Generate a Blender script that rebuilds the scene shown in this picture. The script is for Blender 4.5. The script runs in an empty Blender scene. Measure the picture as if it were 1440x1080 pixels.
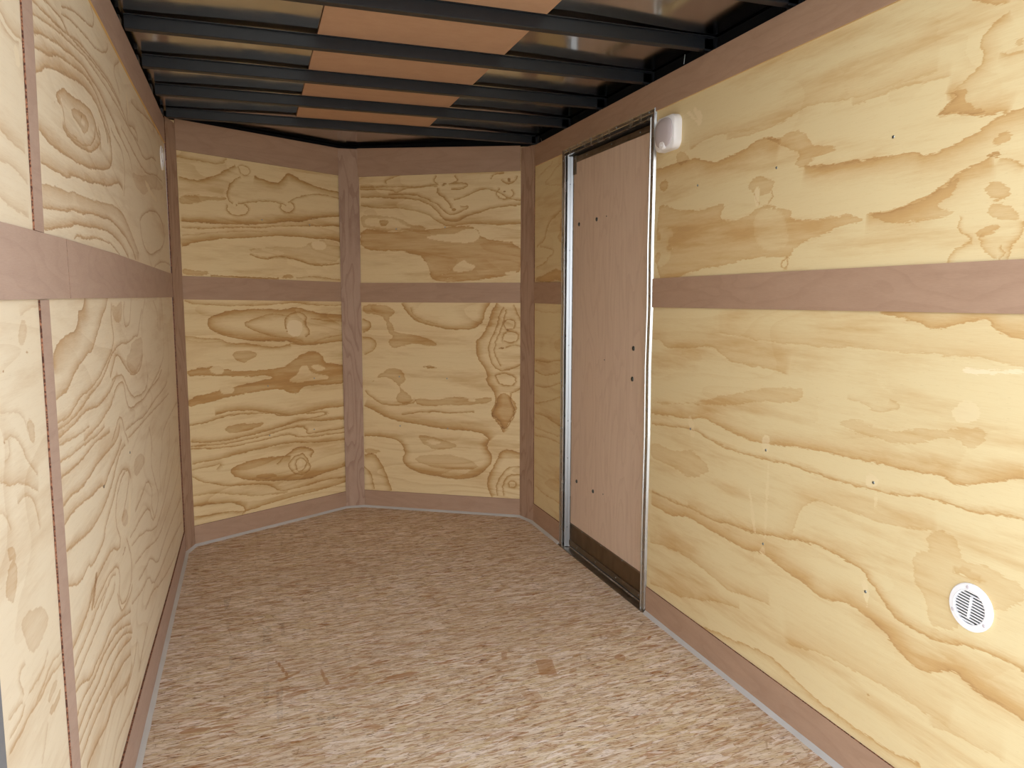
import bpy, bmesh, math, random
import numpy as np
from mathutils import Vector, Matrix
random.seed(7)
SC = bpy.context.scene
COL = SC.collection
PI = math.pi

# ------------------------------------------------------------------ camera
cam_d = bpy.data.cameras.new('camera'); cam = bpy.data.objects.new('camera', cam_d); COL.objects.link(cam)
cam_d.sensor_width = 36.0; cam_d.sensor_fit = 'HORIZONTAL'; cam_d.lens = 1057.0/1440*36
cam_d.clip_start = 0.02; cam_d.clip_end = 500
YAW, PITCH, ROLL = .3333, -.1158, .001
fw = Vector((math.sin(YAW)*math.cos(PITCH), math.cos(YAW)*math.cos(PITCH), math.sin(PITCH)))
rt = Vector((math.cos(YAW), -math.sin(YAW), 0)); up = rt.cross(fw)
r2 = rt*math.cos(ROLL)+up*math.sin(ROLL); u2 = -rt*math.sin(ROLL)+up*math.cos(ROLL)
cam.matrix_world = Matrix(((r2.x, u2.x, -fw.x, .3339), (r2.y, u2.y, -fw.y, 0), (r2.z, u2.z, -fw.z, 1.2075), (0, 0, 0, 1)))
SC.camera = cam
# ------------------------------------------------------------------ light of the open air behind the rear doorway
w = bpy.data.worlds.new('world'); SC.world = w; w.use_nodes = True
wn = w.node_tree.nodes; wl = w.node_tree.links
bg = wn['Background']
tc = wn.new('ShaderNodeTexCoord'); sep = wn.new('ShaderNodeSeparateXYZ'); rp = wn.new('ShaderNodeValToRGB')
wl.new(tc.outputs['Generated'], sep.inputs[0]); wl.new(sep.outputs[2], rp.inputs[0])      # hazy sky: bright low down, softer overhead
el_ = rp.color_ramp.elements; el_[0].position = 0; el_[0].color = (1.0, 1.0, 1.0, 1); el_[1].position = .8; el_[1].color = (.40, .46, .55, 1)
x_ = el_.new(.25); x_.color = (.86, .89, .93, 1)
wl.new(rp.outputs[0], bg.inputs[0]); bg.inputs[1].default_value = 3.0
sun_d = bpy.data.lights.new('sun', 'SUN'); sun_d.energy = 5.0; sun_d.angle = .01; sun_d.color = (1, .95, .88)
sun = bpy.data.objects.new('sun', sun_d); COL.objects.link(sun); sun.rotation_euler = (math.radians(-48), 0, math.radians(-12))   # from over the nose, so none enters by the rear doorway
SC.view_settings.view_transform = 'Standard'; SC.view_settings.look = 'None'
SC.view_settings.exposure = 0.58; SC.view_settings.gamma = 1; SC.view_settings.use_curve_mapping = False
SC.cycles.max_bounces = 10; SC.cycles.diffuse_bounces = 7; SC.cycles.glossy_bounces = 5

# ------------------------------------------------------------------ materials
def srgb(r, g, b):
    f = lambda c: (c/255/12.92) if c/255 <= .04045 else ((c/255+.055)/1.055)**2.4
    return (f(r), f(g), f(b), 1)
class NT:
    def __init__(s, name, rough=.6, metal=0, spec=.5):
        s.m = bpy.data.materials.new(name); s.m.use_nodes = True; s.t = s.m.node_tree
        s.b = s.t.nodes['Principled BSDF']; s.b.inputs['Roughness'].default_value = rough
        s.b.inputs['Metallic'].default_value = metal; s.b.inputs['Specular IOR Level'].default_value = spec
    def n(s, typ, **kw):
        x = s.t.nodes.new('ShaderNode'+typ)
        for k, v in kw.items(): setattr(x, k, v)
        return x
    def l(s, a, b): s.t.links.new(a, b)
    def put(s, sock, v):
        if hasattr(v, 'links') or isinstance(v, bpy.types.NodeSocket): s.l(v, sock)
        else: sock.default_value = v
    def M(s, op, a, b=None, c=None, clamp=False):
        x = s.n('Math', operation=op); x.use_clamp = clamp
        s.put(x.inputs[0], a)
        if b is not None: s.put(x.inputs[1], b)
        if c is not None: s.put(x.inputs[2], c)
        return x.outputs[0]
    def attr(s, nm): return s.n('Attribute', attribute_name=nm).outputs['Fac']
    def uv(s, sx=1, sy=1, off=(0, 0, 0), rot=0):
        m = s.n('Mapping'); m.inputs['Scale'].default_value = (sx, sy, 1); m.inputs['Location'].default_value = off
        m.inputs['Rotation'].default_value = (0, 0, rot)
        s.l(s.n('UVMap').outputs[0], m.inputs[0]); return m.outputs[0]
    def noise(s, vec, scale=1, detail=2, rough=.5, dist=0):
        x = s.n('TexNoise'); s.l(vec, x.inputs['Vector']); x.inputs['Scale'].default_value = scale
        x.inputs['Detail'].default_value = detail; x.inputs['Roughness'].default_value = rough; x.inputs['Distortion'].default_value = dist
        return x.outputs['Fac']
    def remap(s, v, a, b, c=0, d=1, smooth=True):
        x = s.n('MapRange'); x.interpolation_type = 'SMOOTHSTEP' if smooth else 'LINEAR'
        s.put(x.inputs[0], v)
        for i, q in zip((1, 2, 3, 4), (a, b, c, d)): x.inputs[i].default_value = q
        return x.outputs[0]
    def mix(s, f, a, b, mode='MIX'):
        x = s.n('Mix', data_type='RGBA', blend_type=mode)
        s.put(x.inputs[0], f); s.put(x.inputs[6], a); s.put(x.inputs[7], b); return x.outputs[2]
    def col(s, c): s.put(s.b.inputs['Base Color'], c)
    def bump(s, h, strength=.2, dist=.001):
        x = s.n('Bump'); x.inputs['Strength'].default_value = strength; x.inputs['Distance'].default_value = dist
        s.l(h, x.inputs['Height']); s.l(x.outputs[0], s.b.inputs['Normal'])

def pine(name, seed, pale, tan, deep, bgring=.5, cloud=.5, jag=.018, wk=1.0):
    """rotary cut pine: traced latewood bands (attributes) over procedural grain"""
    k = NT(name, .62, 0, .35); o = (seed*3.1, seed*1.7, 0)
    pt, pd = [k.attr(a) for a in ('pt', 'pd')]
    j1 = k.noise(k.uv(9, 45, o), 1, 3, .6); j2 = k.noise(k.uv(45, 330, o), 1, 2, .6)
    jit = k.M('ADD', k.M('MULTIPLY', k.M('SUBTRACT', j1, .5), jag), k.M('ADD', k.M('MULTIPLY', k.M('SUBTRACT', j2, .5), jag*.7), k.M('MULTIPLY', k.M('SUBTRACT', k.noise(k.uv(38, 60, o), 1, 3, .65), .5), jag*.55)))
    def one(ln, lw, ld):
        s = k.M('ADD', ln, jit)
        fade = k.M('SUBTRACT', 1, k.M('DIVIDE', k.M('MAXIMUM', s, 0), k.M('MULTIPLY', lw, 2.4*wk)), clamp=True)
        return k.M('MULTIPLY', k.M('MULTIPLY', k.M('ADD', k.M('POWER', fade, 2.0), k.remap(s, .006, 0, 0, .3)), k.remap(s, -.0022, .0006)), ld)
    line = one(k.attr('ln0'), k.attr('lw0'), k.attr('ld0'))
    for i in range(1, 5): line = k.M('MAXIMUM', line, one(k.attr('ln%d' % i), k.attr('lw%d' % i), k.attr('ld%d' % i)))
    q = k.M('ADD', pt, k.M('MULTIPLY', jit, 1.2))
    inside = k.remap(q, .0012, -.0012)
    rim = k.M('MULTIPLY_ADD', k.M('POWER', 2.718, k.M('MULTIPLY', k.M('ABSOLUTE', q), -130.0)), .45, .72)
    pm = k.noise(k.uv(5, 60, o), 1, 3, .55)
    patch = k.M('MULTIPLY', k.M('MULTIPLY', inside, k.M('MULTIPLY', pd, k.M('MULTIPLY_ADD', pm, .9, .55))), rim)
    # faint procedural growth lines between the traced ones
    f = k.noise(k.uv(.9, 3.2, o), 1, 2, .45, .4)
    ph = k.M('FRACT', k.M('ADD', k.M('MULTIPLY', f, 11), k.M('MULTIPLY', jit, 6)))
    bgl = k.M('MULTIPLY', k.remap(ph, .55, .99, 0, 1), k.remap(ph, 1.0, .985, 0, 1))
    bgl = k.M('MULTIPLY', bgl, k.M('MULTIPLY', bgring, k.remap(k.noise(k.uv(1.3, 2.5, (seed, 5, 0)), 1, 1), .42, .62)))
    cl = k.M('MULTIPLY', k.remap(k.noise(k.uv(1.6, 11, (seed*2, 3, 0)), 1, 5, .62), .46, .74), cloud)
    d = k.M('ADD', k.M('ADD', line, patch), k.M('ADD', bgl, cl))
    streak = k.noise(k.uv(30, 520, o), 1, 2, .6)
    d = k.M('ADD', d, k.M('ADD', k.M('MULTIPLY', k.M('SUBTRACT', streak, .5), .34), k.M('MULTIPLY', k.M('SUBTRACT', k.noise(k.uv(5, 90, o), 1, 4, .6), .5), .34)))
    pore = k.remap(k.noise(k.uv(55, 900, o), 1, 1, .5), .70, .78, 0, .28)
    r = k.n('ValToRGB'); k.l(k.M('MULTIPLY', d, .5, clamp=True), r.inputs[0])
    e = r.color_ramp.elements; e[0].position = 0; e[0].color = srgb(*pale); e[1].position = 1; e[1].color = srgb(*deep)
    x = e.new(.42); x.color = srgb(*tan)
    c = k.mix(pore, r.outputs[0], srgb(140, 98, 62))
    # pale scars where a plug, filler or scuff sits (negative patches)
    scar = k.M('MULTIPLY', k.M('MULTIPLY', inside, k.M('MULTIPLY', pd, -1)), 1, clamp=True)
    c = k.mix(scar, c, srgb(240, 222, 186))
    mott = k.noise(k.uv(2.2, 2.2, o), 1, 3)
    c = k.mix(k.M('MULTIPLY', mott, .16), c, srgb(200, 165, 112))
    k.col(c); k.bump(k.M('SUBTRACT', streak, d), .12, .0008)
    return k.m
def luan(name, seed, base, dark, ux=1.0, uy=1.0, ring=.5, rough=.6):
    k = NT(name, rough, 0, .35); o = (seed*2.3, seed*1.1, 0)
    a = k.noise(k.uv(7*ux, 7*uy, o), 1, 4, .6); b = k.noise(k.uv(26*ux*(8 if uy < ux else 1), 26*uy*(8 if ux < uy else 1), o), 1, 3, .65)
    st = k.noise(k.uv(60 if ux < uy else 900, 900 if ux < uy else 60, o), 1, 2)
    gx, gy = (1.6, 9) if ux < uy else (9, 1.6)
    f = k.noise(k.uv(gx, gy, o), 1, 2, .45, .3)
    ph = k.M('FRACT', k.M('MULTIPLY_ADD', a, .6, k.M('MULTIPLY', f, 9)))
    rg = k.M('MULTIPLY', k.M('MULTIPLY', k.remap(ph, .5, .98), k.remap(ph, 1, .97)), ring)
    d = k.M('ADD', k.M('ADD', k.M('MULTIPLY', a, .45), k.M('MULTIPLY', b, .25)), k.M('ADD', rg, k.M('MULTIPLY', st, .34)), clamp=True)
    c = k.mix(d, srgb(*base), srgb(*dark))
    pore = k.remap(k.noise(k.uv(130 if ux < uy else 1100, 1100 if ux < uy else 130, o), 1, 1), .72, .8, 0, .3)
    c = k.mix(pore, c, srgb(70, 42, 30)); k.col(c); k.bump(st, .1, .0006); return k.m
def flat(name, rgb, rough=.6, metal=0, spec=.5):
    k = NT(name, rough, metal, spec); k.b.inputs['Base Color'].default_value = srgb(*rgb); return k.m
def metal(name, rgb, rough, seed=0, brush=(4, 4)):
    k = NT(name, rough, 1)
    n1 = k.n('TexNoise'); tc = k.n('TexCoord'); mp = k.n('Mapping'); mp.inputs['Scale'].default_value = (3, 3, 1.5); mp.inputs['Location'].default_value = (seed, 0, 0)
    k.l(tc.outputs['Object'], mp.inputs[0]); k.l(mp.outputs[0], n1.inputs['Vector']); n1.inputs['Detail'].default_value = 2
    k.col(k.mix(n1.outputs['Fac'], srgb(*rgb), srgb(*[int(c*.88) for c in rgb])))
    k.put(k.b.inputs['Roughness'], k.remap(n1.outputs['Fac'], .3, .7, rough*.8, rough*1.3)); return k.m

PALE, TAN, DEEP = (225, 208, 163), (200, 164, 110), (160, 118, 68)
m_pine_right = pine('pine_plywood_right', 1.0, PALE, TAN, DEEP, .12, .6, .020, 1.25)
m_pine_left = pine('pine_plywood_left', 2.3, (224, 212, 188), (188, 160, 126), (144, 108, 74), .2, .35, .011, .85)  # cool tint of the sky light on this side is put into the colour
m_pine_nose = pine('pine_plywood_nose', 4.1, (226, 205, 160), (184, 142, 86), (118, 76, 34), .25, .5, .018, 1.6)
m_luan_h = luan('luan_strip', 1, (190, 161, 137), (150, 119, 98), 1, 4, .1)
m_luan_h2 = luan('luan_strip_pink', 3, (196, 172, 156), (156, 130, 116), 1, 4, .1)
m_luan_v = luan('luan_post', 5, (192, 166, 144), (146, 114, 94), 4, 1, .3)
m_luan_door = luan('luan_door', 6, (232, 212, 190), (196, 168, 146), 9, .3, .16)
m_luan_ceiling = luan('luan_ceiling', 8, (208, 172, 142), (176, 138, 110), 2, 2.2, .06)
m_edge = NT('luan_cut_edge', .8, 0, .2)
_n = m_edge.n('TexNoise'); _g = m_edge.n('NewGeometry'); m_edge.l(_g.outputs['Position'], _n.inputs['Vector']); _n.inputs['Scale'].default_value = 260
m_edge.col(m_edge.mix(m_edge.remap(_n.outputs['Fac'], .4, .6), srgb(150, 104, 80), srgb(72, 44, 36))); m_edge = m_edge.m
m_gold = flat('sawn_pale_edge', (214, 180, 122), .7)
m_skin = flat('outer_skin', (28, 28, 30), .4)
m_black = NT('black_painted_steel', .42, 0, .5)
_n = m_black.n('TexNoise'); _g = m_black.n('NewGeometry'); m_black.l(_g.outputs['Position'], _n.inputs['Vector']); _n.inputs['Scale'].default_value = 30; _n.inputs['Detail'].default_value = 5
m_black.col(m_black.mix(_n.outputs['Fac'], srgb(15, 19, 25), srgb(27, 31, 37))); m_black = m_black.m
m_sheet = NT('roof_sheet_underside', .10, 1)
m_sheet.b.inputs['Base Color'].default_value = srgb(200, 198, 196)
_n = m_sheet.n('TexNoise'); _g = m_sheet.n('NewGeometry'); m_sheet.l(_g.outputs['Position'], _n.inputs['Vector']); _n.inputs['Scale'].default_value = 7; _n.inputs['Detail'].default_value = 3
m_sheet.put(m_sheet.b.inputs['Roughness'], m_sheet.remap(_n.outputs['Fac'], .35, .65, .10, .18)); m_sheet = m_sheet.m
m_alu = metal('mill_aluminium', (200, 200, 198), .24)
m_alu_dark = metal('dark_weathered_metal', (150, 138, 122), .48, 3)
m_kick = metal('brown_tinted_kick_metal', (136, 118, 96), .5, 5)
m_gap_shade = flat('door_gap_black', (16, 16, 18), .6)
m_screw = flat('zinc_screw', (150, 158, 160), .3, 1)
m_bolt = flat('grey_bolt', (92, 96, 96), .35, 1)
m_white = flat('white_plastic', (238, 238, 240), .35)
m_lens = flat('frosted_lens', (196, 188, 192), .25)
m_caulk = NT('grey_caulk', .5)
_n = m_caulk.n('TexNoise'); _g = m_caulk.n('NewGeometry'); m_caulk.l(_g.outputs['Position'], _n.inputs['Vector']); _n.inputs['Scale'].default_value = 9
m_caulk.col(m_caulk.mix(_n.outputs['Fac'], srgb(176, 172, 168), srgb(196, 194, 190))); m_caulk = m_caulk.m
m_jamb = flat('grey_painted_steel', (112, 114, 118), .45)
m_matte = flat('matte_black_rail', (14, 15, 18), .9, 0, .1)
m_bright = flat('bright_channel', (158, 162, 166), .34, 1)
m_dark = flat('dark_hole', (12, 12, 12), .9)
m_pencil = flat('pencil_mark', (60, 56, 54), .8)

def osb():
    k = NT('osb_flooring', .66, 0, .3)
    cols = None; tot = None
    base = srgb(206, 190, 170)
    c = base
    specs = [(7, 34, .03, 0, .50, .8), (10, 48, -.12, 3, .5, .8), (9, 44, .14, 7, .5, .8), (16, 85, .05, 11, .45, .8), (18, 100, -.08, 17, .5, .75), (7, 26, .8, 23, .92, .5), (16, 90, .28, 31, .68, .7), (22, 150, -.2, 37, .6, .7)]
    wv = k.n('TexNoise'); wv.inputs['Scale'].default_value = 9; wv.inputs['Detail'].default_value = 3; k.l(k.n('UVMap').outputs[0], wv.inputs['Vector'])
    for i, (sx, sy, rot, sd, thr, op) in enumerate(specs):
        vec = k.n('VectorMath', operation='MULTIPLY_ADD')
        mp = k.uv(1, 1, (sd*.37, sd*.21, 0), rot)
        add = k.n('VectorMath', operation='MULTIPLY_ADD'); k.l(wv.outputs['Color'], add.inputs[0]); add.inputs[1].default_value = (.012, .012, 0); k.l(mp, add.inputs[2])
        sc = k.n('VectorMath', operation='MULTIPLY'); k.l(add.outputs[0], sc.inputs[0]); sc.inputs[1].default_value = (sx, sy, 1)
        v = k.n('TexVoronoi', voronoi_dimensions='2D', feature='F1'); v.inputs['Scale'].default_value = 1; v.inputs['Randomness'].default_value = 1; k.l(sc.outputs[0], v.inputs['Vector'])
        sep = k.n('SeparateColor'); k.l(v.outputs['Color'], sep.inputs[0])
        r = k.n('ValToRGB'); r.color_ramp.interpolation = 'CONSTANT'; k.l(sep.outputs[0], r.inputs[0])
        pal = [(0, (212, 196, 174)), (.22, (200, 178, 154)), (.38, (222, 208, 190)), (.52, (188, 164, 140)), (.64, (208, 190, 160)), (.76, (230, 218, 208)), (.87, (182, 150, 126)), (.94, (196, 178, 162)), (.98, (168, 130, 102))]
        e = r.color_ramp.elements
        while len(e) > 1: e.remove(e[0])
        e[0].position = 0; e[0].color = srgb(*pal[0][1])
        for p_, q_ in pal[1:]:
            x = e.new(p_); x.color = srgb(*q_)
        # grain inside the strand
        m = k.M('MULTIPLY', k.M('GREATER_THAN', sep.outputs[1], thr), op)
        c = k.mix(m, c, r.outputs[0])
        # thin dark line at strand edges
        ve = k.n('TexVoronoi', voronoi_dimensions='2D', feature='DISTANCE_TO_EDGE'); ve.inputs['Scale'].default_value = 1; k.l(sc.outputs[0], ve.inputs['Vector'])
        ed = k.M('MULTIPLY', k.remap(ve.outputs['Distance'], .0, .06, .42, 0), k.remap(sep.outputs[2], .55, .8))
        c = k.mix(ed, c, srgb(120, 88, 66))
    g = k.noise(k.uv(26, 240), 1, 3, .65)
    c = k.mix(k.remap(g, .52, .75, 0, .30), c, srgb(150, 116, 90))
    g2 = k.noise(k.uv(20, 150, (4, 4, 0), .15), 1, 3, .65)
    c = k.mix(k.remap(g2, .5, .66, 0, .55), c, srgb(232, 222, 212))
    fl = k.noise(k.uv(26, 230, (9, 2, 0)), 1, 2, .6)
    c = k.mix(k.remap(fl, .60, .66, 0, .8), c, srgb(96, 70, 54))
    fl = k.noise(k.uv(44, 330, (1, 7, 0)), 1, 2, .6)
    c = k.mix(k.remap(fl, .63, .69, 0, .7), c, srgb(126, 80, 58))
    big = k.noise(k.uv(1.4, 2.2, (2, 2, 0)), 1, 3)
    c = k.mix(k.remap(big, .45, .7, 0, .25), c, srgb(176, 154, 134))
    # brown scrap strands and grey scuffs: baked positions
    pt, pd = k.attr('pt'), k.attr('pd')
    q = k.M('ADD', pt, k.M('MULTIPLY', k.M('SUBTRACT', k.noise(k.uv(60, 160), 1, 2), .5), .008))
    ins = k.remap(q, .0012, -.0012)
    c = k.mix(k.M('MULTIPLY', ins, pd, clamp=True), c, srgb(172, 138, 112))
    c = k.mix(k.M('MULTIPLY', k.M('MULTIPLY', ins, k.remap(k.noise(k.uv(90, 90), 1, 2), .3, .7)), k.M('MULTIPLY', pd, -1), clamp=True), c, srgb(104, 98, 98))
    bc = k.n('BrightContrast'); k.l(c, bc.inputs[0]); bc.inputs['Contrast'].default_value = .22; bc.inputs['Bright'].default_value = -.015; c = bc.outputs[0]
    k.col(c); k.bump(k.M('ADD', g, g2), .3, .0012)
    return k.m
m_osb = osb()
m_ground = NT('asphalt_ground', .9)
_n = m_ground.n('TexNoise'); _g = m_ground.n('NewGeometry'); m_ground.l(_g.outputs['Position'], _n.inputs['Vector']); _n.inputs['Scale'].default_value = 3; _n.inputs['Detail'].default_value = 8
m_ground.col(m_ground.mix(_n.outputs['Fac'], srgb(176, 170, 160), srgb(196, 190, 180))); m_ground = m_ground.m

# ------------------------------------------------------------------ helpers
def mkobj(name, me, mats, parent=None, kind=None):
    o = bpy.data.objects.new(name, me); COL.objects.link(o)
    for m in (mats if isinstance(mats, (list, tuple)) else [mats]): me.materials.append(m)
    if parent: o.parent = parent
    if kind: o['kind'] = kind
    return o
def obj(name, bm, mats, parent=None, kind=None, smooth=False):
    me = bpy.data.meshes.new(name); bmesh.ops.recalc_face_normals(bm, faces=bm.faces[:]) ; bm.to_mesh(me); bm.free()
    if smooth:
        for p in me.polygons: p.use_smooth = True
        me.set_sharp_from_angle(angle=math.radians(35))
    return mkobj(name, me, mats, parent, kind)
def tag(o, label, cat, group=None):
    o['label'] = label; o['category'] = cat
    if group: o['group'] = group
    return o
def empty(name, loc, label=None, cat=None, group=None):
    o = bpy.data.objects.new(name, None); COL.objects.link(o); o.location = loc; o.empty_display_size = .05
    if label: tag(o, label, cat, group)
    return o
def box(bm, a, b, mi=0):
    x0, y0, z0 = [min(p, q) for p, q in zip(a, b)]; x1, y1, z1 = [max(p, q) for p, q in zip(a, b)]
    v = [bm.verts.new(p) for p in ((x0, y0, z0), (x1, y0, z0), (x1, y1, z0), (x0, y1, z0), (x0, y0, z1), (x1, y0, z1), (x1, y1, z1), (x0, y1, z1))]
    fs = []
    for f in ((0, 3, 2, 1), (4, 5, 6, 7), (0, 1, 5, 4), (1, 2, 6, 5), (2, 3, 7, 6), (3, 0, 4, 7)):
        q = bm.faces.new([v[i] for i in f]); q.material_index = mi; fs.append(q)
    return v, fs
def boxobj(name, a, b, mats, parent=None, kind=None, bevel=0):
    bm = bmesh.new(); box(bm, a, b)
    if bevel: bmesh.ops.bevel(bm, geom=bm.edges[:], offset=bevel, segments=2, affect='EDGES', profile=.6)
    return obj(name, bm, mats, parent, kind, smooth=bool(bevel))
class Plane:
    """a wall plane: origin a on the floor, u runs along it, v is height, n points into the room"""
    def __init__(s, a, b, flip=False):
        s.a = Vector((a[0], a[1], 0)); s.e = (Vector((b[0], b[1], 0))-s.a); s.len = s.e.length; s.e.normalize()
        s.n = Vector((s.e.y, -s.e.x, 0))*(-1 if flip else 1)
    def P(s, u, v, d=0): q = s.a+s.e*u+s.n*d; return Vector((q.x, q.y, v))
S = 1.73
PL = Plane((0.0158, 0.0000), (0.0111, 1.0000))
PR = Plane((1.73, 0), (1.73, 1), True)
PVL = Plane((0.0318, 3.8518), (0.8124, 4.2953))
PVR = Plane((0.9169, 4.2876), (1.7009, 3.8021))
PP1 = Plane((-0.0020, 3.7503), (0.0318, 3.8518))
PAP = Plane((0.8124, 4.2953), (0.9169, 4.2876))
PP2 = Plane((1.7009, 3.8021), (1.7330, 3.6730))

def slab(name, pl, poly, t, mats, d0=0.0, kind='structure', parent=None):
    """flat board on a wall plane: polygon in (u,v), from d0 to d0+t into the room, cut edges in the second material"""
    bm = bmesh.new(); uvl = bm.loops.layers.uv.new('UVMap')
    n = len(poly); back = [bm.verts.new(pl.P(u, v, d0)) for u, v in poly]; front = [bm.verts.new(pl.P(u, v, d0+t)) for u, v in poly]
    fr = bm.faces.new(front); bk = bm.faces.new(back[::-1]); fs = [fr, bk]
    for i in range(n):
        j = (i+1) % n; f = bm.faces.new((back[i], back[j], front[j], front[i])); f.material_index = 1; fs.append(f)
    bmesh.ops.recalc_face_normals(bm, faces=fs)
    for f in fs:
        for lp in f.loops:
            c = lp.vert.co; lp[uvl].uv = ((c-pl.a).dot(pl.e), c.z)
    me = bpy.data.meshes.new(name); bm.to_mesh(me); bm.free()
    return mkobj(name, me, mats, parent, kind)
NSLOT = 5
def seg_field(U, V, lines):
    """bake traced lines into NSLOT layers so that lines of one layer keep clear of each other: signed distance, fade width, strength (fade side = left of travel)"""
    out = [[np.full(U.shape, -1.0), np.full(U.shape, .01), np.zeros(U.shape)] for _ in range(NSLOT)]
    for w_, d_, P in sorted(lines, key=lambda q: -q[0]):
        R_ = 2.4*w_+.014; xs = [p[0] for p in P]; ys = [p[1] for p in P]
        idx = np.where((U > min(xs)-R_) & (U < max(xs)+R_) & (V > min(ys)-R_) & (V < max(ys)+R_))[0]
        if len(idx) == 0: continue
        u = U[idx]; v = V[idx]; r = np.full(u.shape, 9.0); sg = np.ones(u.shape); over = np.zeros(u.shape)
        closed = math.dist(P[0], P[-1]) < .004; n = len(P)-1
        for i in range(n):
            x0, y0 = P[i]; x1, y1 = P[i+1]; ex, ey = x1-x0, y1-y0; L2 = ex*ex+ey*ey+1e-12; L1 = math.sqrt(L2)
            t0 = ((u-x0)*ex+(v-y0)*ey)/L2; t = np.clip(t0, 0, 1); q = np.hypot(u-x0-t*ex, v-y0-t*ey)
            cr = ex*(v-y0)-ey*(u-x0); m = q < r-1e-7
            r = np.where(m, q, r); sg = np.where(m, np.where(cr >= 0, 1.0, -1.0), sg)
            ov = np.zeros(u.shape)
            if i == 0 and not closed: ov = np.maximum(ov, -t0*L1)
            if i == n-1 and not closed: ov = np.maximum(ov, (t0-1)*L1)
            over = np.where(m, ov, over)
        d = d_*np.clip(1-over/(.4*w_+.003), 0, 1)*np.where(sg > 0, np.clip((R_-r)/.010, 0, 1), np.clip((.020-r)/.008, 0, 1))
        act = d > 1e-4
        k = idx[act]
        if len(k) == 0: continue
        cost = [float(np.minimum(o[2][k], d[act]).sum()) for o in out]; o = out[int(np.argmin(cost))]
        win = d[act] >= o[2][k]; k = k[win]
        o[0][k] = (r*sg)[act][win]; o[1][k] = w_; o[2][k] = d[act][win]
    # carry distance and width a little beyond each line's reach, so that interpolation across its border stays clean
    return out
def poly_field(U, V, polys):
    sd = np.full(U.shape, 9.0); pd = np.zeros(U.shape)
    for d_, P in polys:
        n = len(P); xs = [p[0] for p in P]; ys = [p[1] for p in P]
        idx = np.where((U > min(xs)-.04) & (U < max(xs)+.04) & (V > min(ys)-.04) & (V < max(ys)+.04))[0]
        if len(idx) == 0: continue
        u = U[idx]; v = V[idx]; r = np.full(u.shape, 9.0); ins = np.zeros(u.shape, bool)
        for i in range(n):
            x0, y0 = P[i]; x1, y1 = P[(i+1) % n]; ex, ey = x1-x0, y1-y0; L2 = ex*ex+ey*ey+1e-12
            t = np.clip(((u-x0)*ex+(v-y0)*ey)/L2, 0, 1); r = np.minimum(r, np.hypot(u-x0-t*ex, v-y0-t*ey))
            c = ((y0 > v) != (y1 > v)) & (u < ex*(v-y0)/((y1-y0) if y1 != y0 else 1e-12)+x0); ins ^= c
        s = np.where(ins, -r, r)
        m = (s < sd[idx]) | (ins & (r < .6)); k = idx[m]
        # later polygons overlie earlier ones
        sd[k] = s[m]; pd[k] = d_
    return sd, pd
def baked_grid(name, pl, rects, step, segs, polys, mats, kind='structure', solid=.035, extra=0.0):
    """plywood face as a fine grid carrying the traced grain, with the wall's body behind it"""
    V_, F_, UVs, base = [], [], [], 0
    for (u0, u1, v0, v1) in rects:
        nu = max(2, int(round((u1-u0)/step))+1); nv = max(2, int(round((v1-v0)/step))+1)
        us = np.linspace(u0, u1, nu); vs = np.linspace(v0, v1, nv); A, B = np.meshgrid(us, vs)
        A = A.ravel(); B = B.ravel(); UVs.append(np.stack([A, B], 1))
        i = np.arange(nu-1); j = np.arange(nv-1); I, J = np.meshgrid(i, j); q = (J*nu+I).ravel()+base
        F_.append(np.stack([q, q+1, q+1+nu, q+nu], 1)); base += nu*nv
    UV = np.concatenate(UVs); F = np.concatenate(F_)
    a = np.array(pl.a); e = np.array(pl.e); n = np.array(pl.n)
    X = a[None]+UV[:, :1]*e[None]; X[:, 2] = UV[:, 1]
    nx = float((np.cross(X[F[0, 1]]-X[F[0, 0]], X[F[0, 3]]-X[F[0, 0]])) @ n)
    if nx < 0: F = F[:, ::-1]
    bx = []
    bverts = []; bf = []
    for (u0, u1, v0, v1) in rects:
        b0 = len(UV)+len(bverts)
        for (u, v) in ((u0, v0), (u1, v0), (u1, v1), (u0, v1)):
            bverts.append(tuple(pl.P(u, v, -.0008)))
        for (u, v) in ((u0, v0), (u1, v0), (u1, v1), (u0, v1)):
            bverts.append(tuple(pl.P(u, v, -solid)))
        for f in ((0, 3, 2, 1), (4, 5, 6, 7), (0, 1, 5, 4), (1, 2, 6, 5), (2, 3, 7, 6), (3, 0, 4, 7)): bf.append([b0+i for i in f])
    ngrid = len(F); nuv = len(UV)
    verts = np.concatenate([X, np.array(bverts)]); faces = F.tolist()+bf
    me = bpy.data.meshes.new(name); me.from_pydata(verts.tolist(), [], faces); me.update()
    o = mkobj(name, me, mats, None, kind)
    me.polygons.foreach_set('material_index', np.array([0]*ngrid+[1]*len(bf), dtype=np.int32))
    uvl = me.uv_layers.new(name='UVMap'); li = np.empty(len(me.loops), dtype=np.int32); me.loops.foreach_get('vertex_index', li)
    UVx = np.concatenate([UV, np.zeros((len(bverts), 2))]); uvl.data.foreach_set('uv', UVx[li].astype(np.float32).ravel())
    slots = seg_field(UV[:, 0], UV[:, 1], segs); ps, pd = poly_field(UV[:, 0], UV[:, 1], polys)
    pad = len(bverts)
    for nm, arr in [(p_+str(i_), slots[i_][j_]) for i_ in range(NSLOT) for j_, p_ in enumerate(('ln', 'lw', 'ld'))]+[('pt', ps), ('pd', pd)]:
        at = me.attributes.new(nm, 'FLOAT', 'POINT'); at.data.foreach_set('value', np.concatenate([arr, np.zeros(pad)+9]).astype(np.float32))
    return o
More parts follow.
